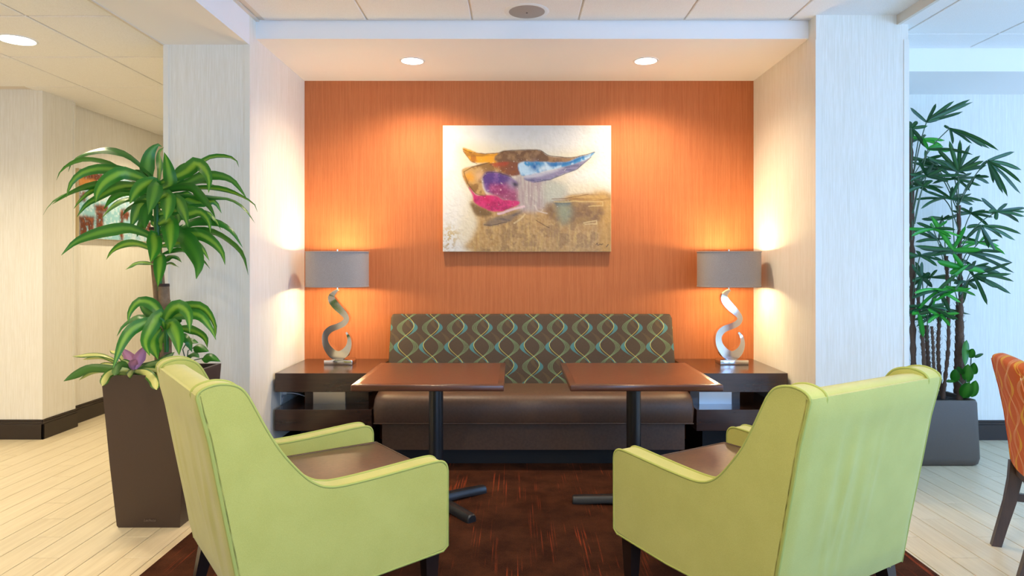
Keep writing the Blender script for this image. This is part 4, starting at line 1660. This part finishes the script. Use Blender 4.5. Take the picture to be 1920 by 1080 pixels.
# ---- grey planter with lady palm
t = thing('low_planter', 'low wide grey planter standing on pale planks by the right wall', 'planter', (2.80, 4.76, 0))
bm = bmesh.new()
zs_ = [(0.0, 0.300, 0.185), (0.012, 0.318, 0.198), (0.05, 0.326, 0.204), (0.42, 0.312, 0.196), (0.438, 0.306, 0.190), (0.438, 0.285, 0.170), (0.38, 0.282, 0.167)]


def rrect(bm, a, b, z, r=0.05, n=5):
    out = []
    for q, (sx, sy) in enumerate(((1, 1), (-1, 1), (-1, -1), (1, -1))):
        for k in range(n + 1):
            th = math.pi / 2 * (q + k / n)
            out.append(bm.verts.new((sx * (a - r) + r * math.cos(th), sy * (b - r) + r * math.sin(th), z)))
    return out


rs = [rrect(bm, a, b, z) for z, a, b in zs_]
for A, B in zip(rs, rs[1:]):
    n = len(A)
    for i in range(n):
        bm.faces.new((A[i], A[(i + 1) % n], B[(i + 1) % n], B[i]))
bm.faces.new(rs[0][::-1])
bm.faces.new(rs[-1])
bm_obj('pot', bm, m_planter2, t, 40)
bm = bmesh.new()
add_box(bm, -0.262, 0.262, -0.148, 0.148, 0.381, 0.405)
bmesh.ops.subdivide_edges(bm, edges=bm.edges[:], cuts=12, use_grid_fill=True)
for v in bm.verts:
    if v.co.z > 0.404:
        v.co.z += random.uniform(0, 0.022)
bm_obj('soil', bm, m_soil, t, 60)

pa_loc = Vector((2.80, 4.76, 0.40))
palm = thing('lady_palm', 'tall lady palm with fan leaves and hairy dark stems in the grey planter', 'plant', pa_loc)
STEMS = [  # (px, py) from the soil up, depth, radius
    ([(1718, 740), (1713, 690), (1711, 600), (1710, 480), (1708, 360), (1706, 250)], 4.78, .019),
    ([(1737, 742), (1733, 690), (1730, 640), (1724, 590), (1720, 540)], 4.72, .014),
    ([(1745, 742), (1741, 690), (1738, 640), (1737, 610)], 4.82, .015),
    ([(1755, 742), (1751, 690), (1749, 640), (1747, 612)], 4.70, .010),
    ([(1766, 742), (1761, 700), (1759, 650), (1761, 600), (1762, 570)], 4.76, .013),
    ([(1768, 748), (1772, 710), (1778, 650), (1778, 590), (1776, 520), (1774, 480)], 4.72, .012),
    ([(1799, 752), (1800, 700), (1800, 640), (1800, 560)], 4.70, .021),
    ([(1806, 752), (1805, 700), (1803, 620), (1801, 540), (1799, 460), (1797, 385)], 4.78, .015),
    ([(1792, 752), (1793, 690), (1795, 620), (1796, 560)], 4.84, .015)]
rr = random.Random(5)
for pts, d, r_ in STEMS:
    c = resample(catmull([P(a, b, d) for a, b in pts], 5), 40)
    bm = bmesh.new()
    add_tube(bm, [p - pa_loc for p in c], [r_ * (1 + 0.22 * math.sin(i * 2.1) + rr.uniform(-.12, .12)) * (1 - 0.15 * i / 40) for i in range(41)], 9)
    for i in range(2, 40):          # ragged sheath fibres
        for _ in range(3):
            th = rr.uniform(0, 6.28)
            o_ = Vector((math.cos(th), math.sin(th), 0))
            p = c[i] - pa_loc + o_ * r_ * 0.8
            q = p + o_ * rr.uniform(.006, .018) + Vector((0, 0, rr.uniform(.006, .03)))
            add_tube(bm, [p, q], [0.0016, 0.0005], 3)
    bm_obj('stem', bm, m_fibre, palm, 60)

z1 = lambda x, y: (1640 + x / 3.0, 160 + y / 3.0)
z2 = lambda x, y: (1640 + x / 2.7, 480 + y / 2.7)
FANS = [  # map, hub, tips, stem origin (px), depth, width px, bright
    (z1, (292, 205), [(200, 125), (345, 102), (448, 88), (537, 79), (552, 94), (497, 147), (367, 186)], (1712, 330), 4.80, 9, 0),
    (z1, (420, 243), [(440, 332), (550, 328), (608, 348), (648, 356), (698, 367), (560, 285), (395, 222)], (1712, 330), 4.72, 7, 0),
    (z1, (470, 482), [(420, 312), (480, 306), (537, 333), (352, 358), (290, 398), (595, 395), (615, 425), (630, 450), (400, 430)], (1797, 385), 4.68, 9, 0),
    (z1, (635, 425), [(787, 374), (826, 476), (826, 551), (822, 611), (748, 627), (722, 608), (668, 552), (588, 478)], (1797, 385), 4.62, 8, 0),
    (z1, (560, 515), [(510, 598), (645, 552), (645, 515), (548, 545), (600, 508)], (1797, 385), 4.82, 7, 0),
    (z1, (430, 640), [(265, 585), (300, 556), (482, 529), (553, 672), (612, 655), (545, 608), (440, 568)], (1790, 470), 4.74, 7, 0),
    (z1, (690, 710), [(600, 632), (640, 712), (748, 664), (682, 757), (812, 772), (846, 738), (852, 690), (850, 712)], (1799, 460), 4.66, 8, 0),
    (z1, (385, 752), [(262, 752), (300, 742), (378, 732), (422, 732), (455, 740), (368, 792)], (1774, 500), 4.86, 7, 0),
    (z1, (600, 790), [(515, 862), (567, 903), (642, 918), (684, 938), (720, 862), (792, 872), (826, 838), (515, 800)], (1799, 470), 4.74, 8, 0),
    (z1, (360, 868), [(278, 798), (208, 812), (228, 882), (290, 850), (432, 862), (360, 830)], (1774, 500), 4.80, 7, 0),
    (z1, (440, 925), [(318, 735), (512, 788), (222, 903), (602, 925)], (1797, 540), 4.60, 11, 1),
    (z1, (520, 940), [(298, 962), (350, 940), (720, 941), (775, 997), (650, 990), (785, 1055), (640, 960)], (1799, 520), 4.70, 7, 0),
    (z1, (205, 240), [(285, 350), (298, 228), (240, 202), (210, 300), (190, 200)], (1710, 380), 4.70, 10, 0),
    (z1, (300, 360), [(388, 346), (422, 372), (552, 390), (262, 290), (360, 330)], (1712, 400), 4.66, 9, 1),
    (z1, (290, 510), [(198, 500), (248, 424), (382, 500), (503, 502), (416, 542), (198, 540), (332, 440), (388, 468)], (1715, 420), 4.72, 9, 0),
    (z1, (215, 555), [(330, 540), (300, 572), (196, 572), (250, 520), (300, 602)], (1710, 450), 4.78, 8, 0),
    (z1, (350, 460), [(200, 430), (240, 420), (430, 470), (480, 440), (300, 420), (420, 500)], (1797, 390), 4.84, 7, 0),
    (z1, (505, 1030), [(440, 945), (350, 990), (560, 1010), (620, 1050), (420, 1060), (720, 1065)], (1797, 540), 4.62, 12, 1),
    (z2, (320, 172), [(188, 302), (278, 292), (382, 287), (437, 236), (478, 174), (412, 93), (484, 38), (200, 188), (188, 214)], (1774, 600), 4.60, 9, 1),
    (z2, (240, 110), [(188, 40), (205, 28), (240, 28), (216, 198), (292, 160), (190, 130), (282, 85)], (1733, 600), 4.74, 9, 0),
    (z2, (500, 100), [(700, 32), (692, 90), (706, 130), (690, 192), (570, 248), (618, 162), (560, 132), (470, 60)], (1800, 560), 4.66, 8, 0),
    (z2, (330, 300), [(268, 268), (362, 280), (424, 322), (268, 340), (382, 356), (340, 330), (430, 290)], (1762, 610), 4.68, 8, 1),
    (z2, (225, 290), [(246, 412), (188, 290), (280, 280), (262, 300)], (1733, 640), 4.66, 10, 1),
    (z2, (470, 130), [(400, 140), (430, 200), (520, 170), (590, 90), (440, 250)], (1800, 560), 4.74, 9, 0),
    (z2, (270, 270), [(330, 250), (300, 330), (210, 260), (380, 300), (450, 290), (486, 296)], (1762, 610), 4.80, 6, 0),
    (z2, (400, 60), [(330, 30), (350, 10), (470, 20), (420, 110), (300, 0)], (1778, 560), 4.82, 8, 0),
]
re_ = random.Random(21)
for hx0, hy0, ox0, oy0, dd0 in ((1722, 262, 1709, 360, 4.84), (1735, 300, 1710, 400, 4.88), (1755, 318, 1797, 400, 4.86), (1790, 335, 1797, 395, 4.90), (1730, 350, 1710, 440, 4.68), (1770, 372, 1797, 430, 4.88),
                                (1820, 400, 1798, 470, 4.86), (1750, 430, 1776, 520, 4.64), (1835, 455, 1799, 520, 4.84), (1770, 470, 1778, 540, 4.90), (1725, 480, 1711, 560, 4.66), (1825, 500, 1800, 570, 4.88),
                                (1745, 520, 1722, 600, 4.86), (1790, 545, 1800, 600, 4.60), (1740, 575, 1738, 640, 4.64), (1765, 590, 1761, 640, 4.88)):
    nl = re_.randint(6, 8)
    tilt = re_.uniform(-25, 25) + (25 if hx0 > 1790 else 0)
    tp_ = []
    for q in range(nl):
        an = R(-20 + 220 * q / (nl - 1) - tilt)
        ln = re_.uniform(34, 52)
        tp_.append((hx0 + ln * math.cos(an) * 1.15, hy0 - ln * math.sin(an) * 0.55 + re_.uniform(4, 14)))
    tp_ = [(max(x, 1690), y) for x, y in tp_]
    FANS.append((lambda x, y: (x, y), (hx0, hy0), tp_, (ox0, oy0), dd0, 7, re_.random() < 0.2))
for mp, hub, tips, org, d, wpx, bright in FANS:
    hx, hy = mp(*hub)
    h3 = P(hx, hy, d)
    o3 = P(org[0], org[1], 4.76)
    midp = o3.lerp(h3, 0.55) + Vector((0, 0, 0.03))
    fr = tube('fan_leaf', [p - pa_loc for p in catmull([o3, midp, h3], 6)], 0.0035, m_stemg, palm, 6)
    nt_ = len(tips)
    for i, tp in enumerate(tips):
        tx, ty = mp(*tp)
        dd = d + rr.uniform(-0.10, 0.10)
        t3 = P(tx, ty, dd)
        L = (t3 - h3).length
        m3 = h3.lerp(t3, 0.5) + Vector((0, 0, 0.05 * L)) if ty > hy else h3.lerp(t3, 0.5)
        leaf_obj('leaflet', [h3, m3, t3], wpx * d / F_PX * rr.uniform(.6, .9), 0.027, m_palmb if (bright and i % 3 != 2) else m_palm, fr, 'strap', 0.16, 7, 1 if i % 2 else -1)

# ---- small broad-leaved plant in the same pot
jl = P(1812, 745, 4.66)
jade = thing('rubber_plant', 'small bushy plant with rounded green leaves at the foot of the palm', 'plant', jl)
for a in ([(465, 720), (462, 640), (462, 560)], [(470, 720), (485, 600), (488, 510)], [(470, 720), (440, 650), (410, 620)]):
    tube('stem', [P(*z2(x, y), 4.66) - jl for x, y in a], 0.004, m_stemg, jade, 6)
for a, b, w in (((466, 425), (458, 555), 32), ((480, 515), (500, 470), 36), ((505, 505), (550, 498), 20), ((405, 640), (408, 572), 44), ((470, 640), (472, 548), 52), ((450, 720), (478, 640), 60), ((490, 715), (512, 630), 46),
                ((372, 625), (398, 640), 26), ((440, 600), (425, 560), 30), ((500, 600), (505, 540), 34)):
    p0, p1 = P(*z2(*a), 4.66), P(*z2(*b), 4.60)
    leaf_obj('leaf', [p0, p0.lerp(p1, 0.5), p1], w / 2.7 * 4.6 / F_PX, 0.05, m_pothos, jade, 'oval', 0.08, 8)
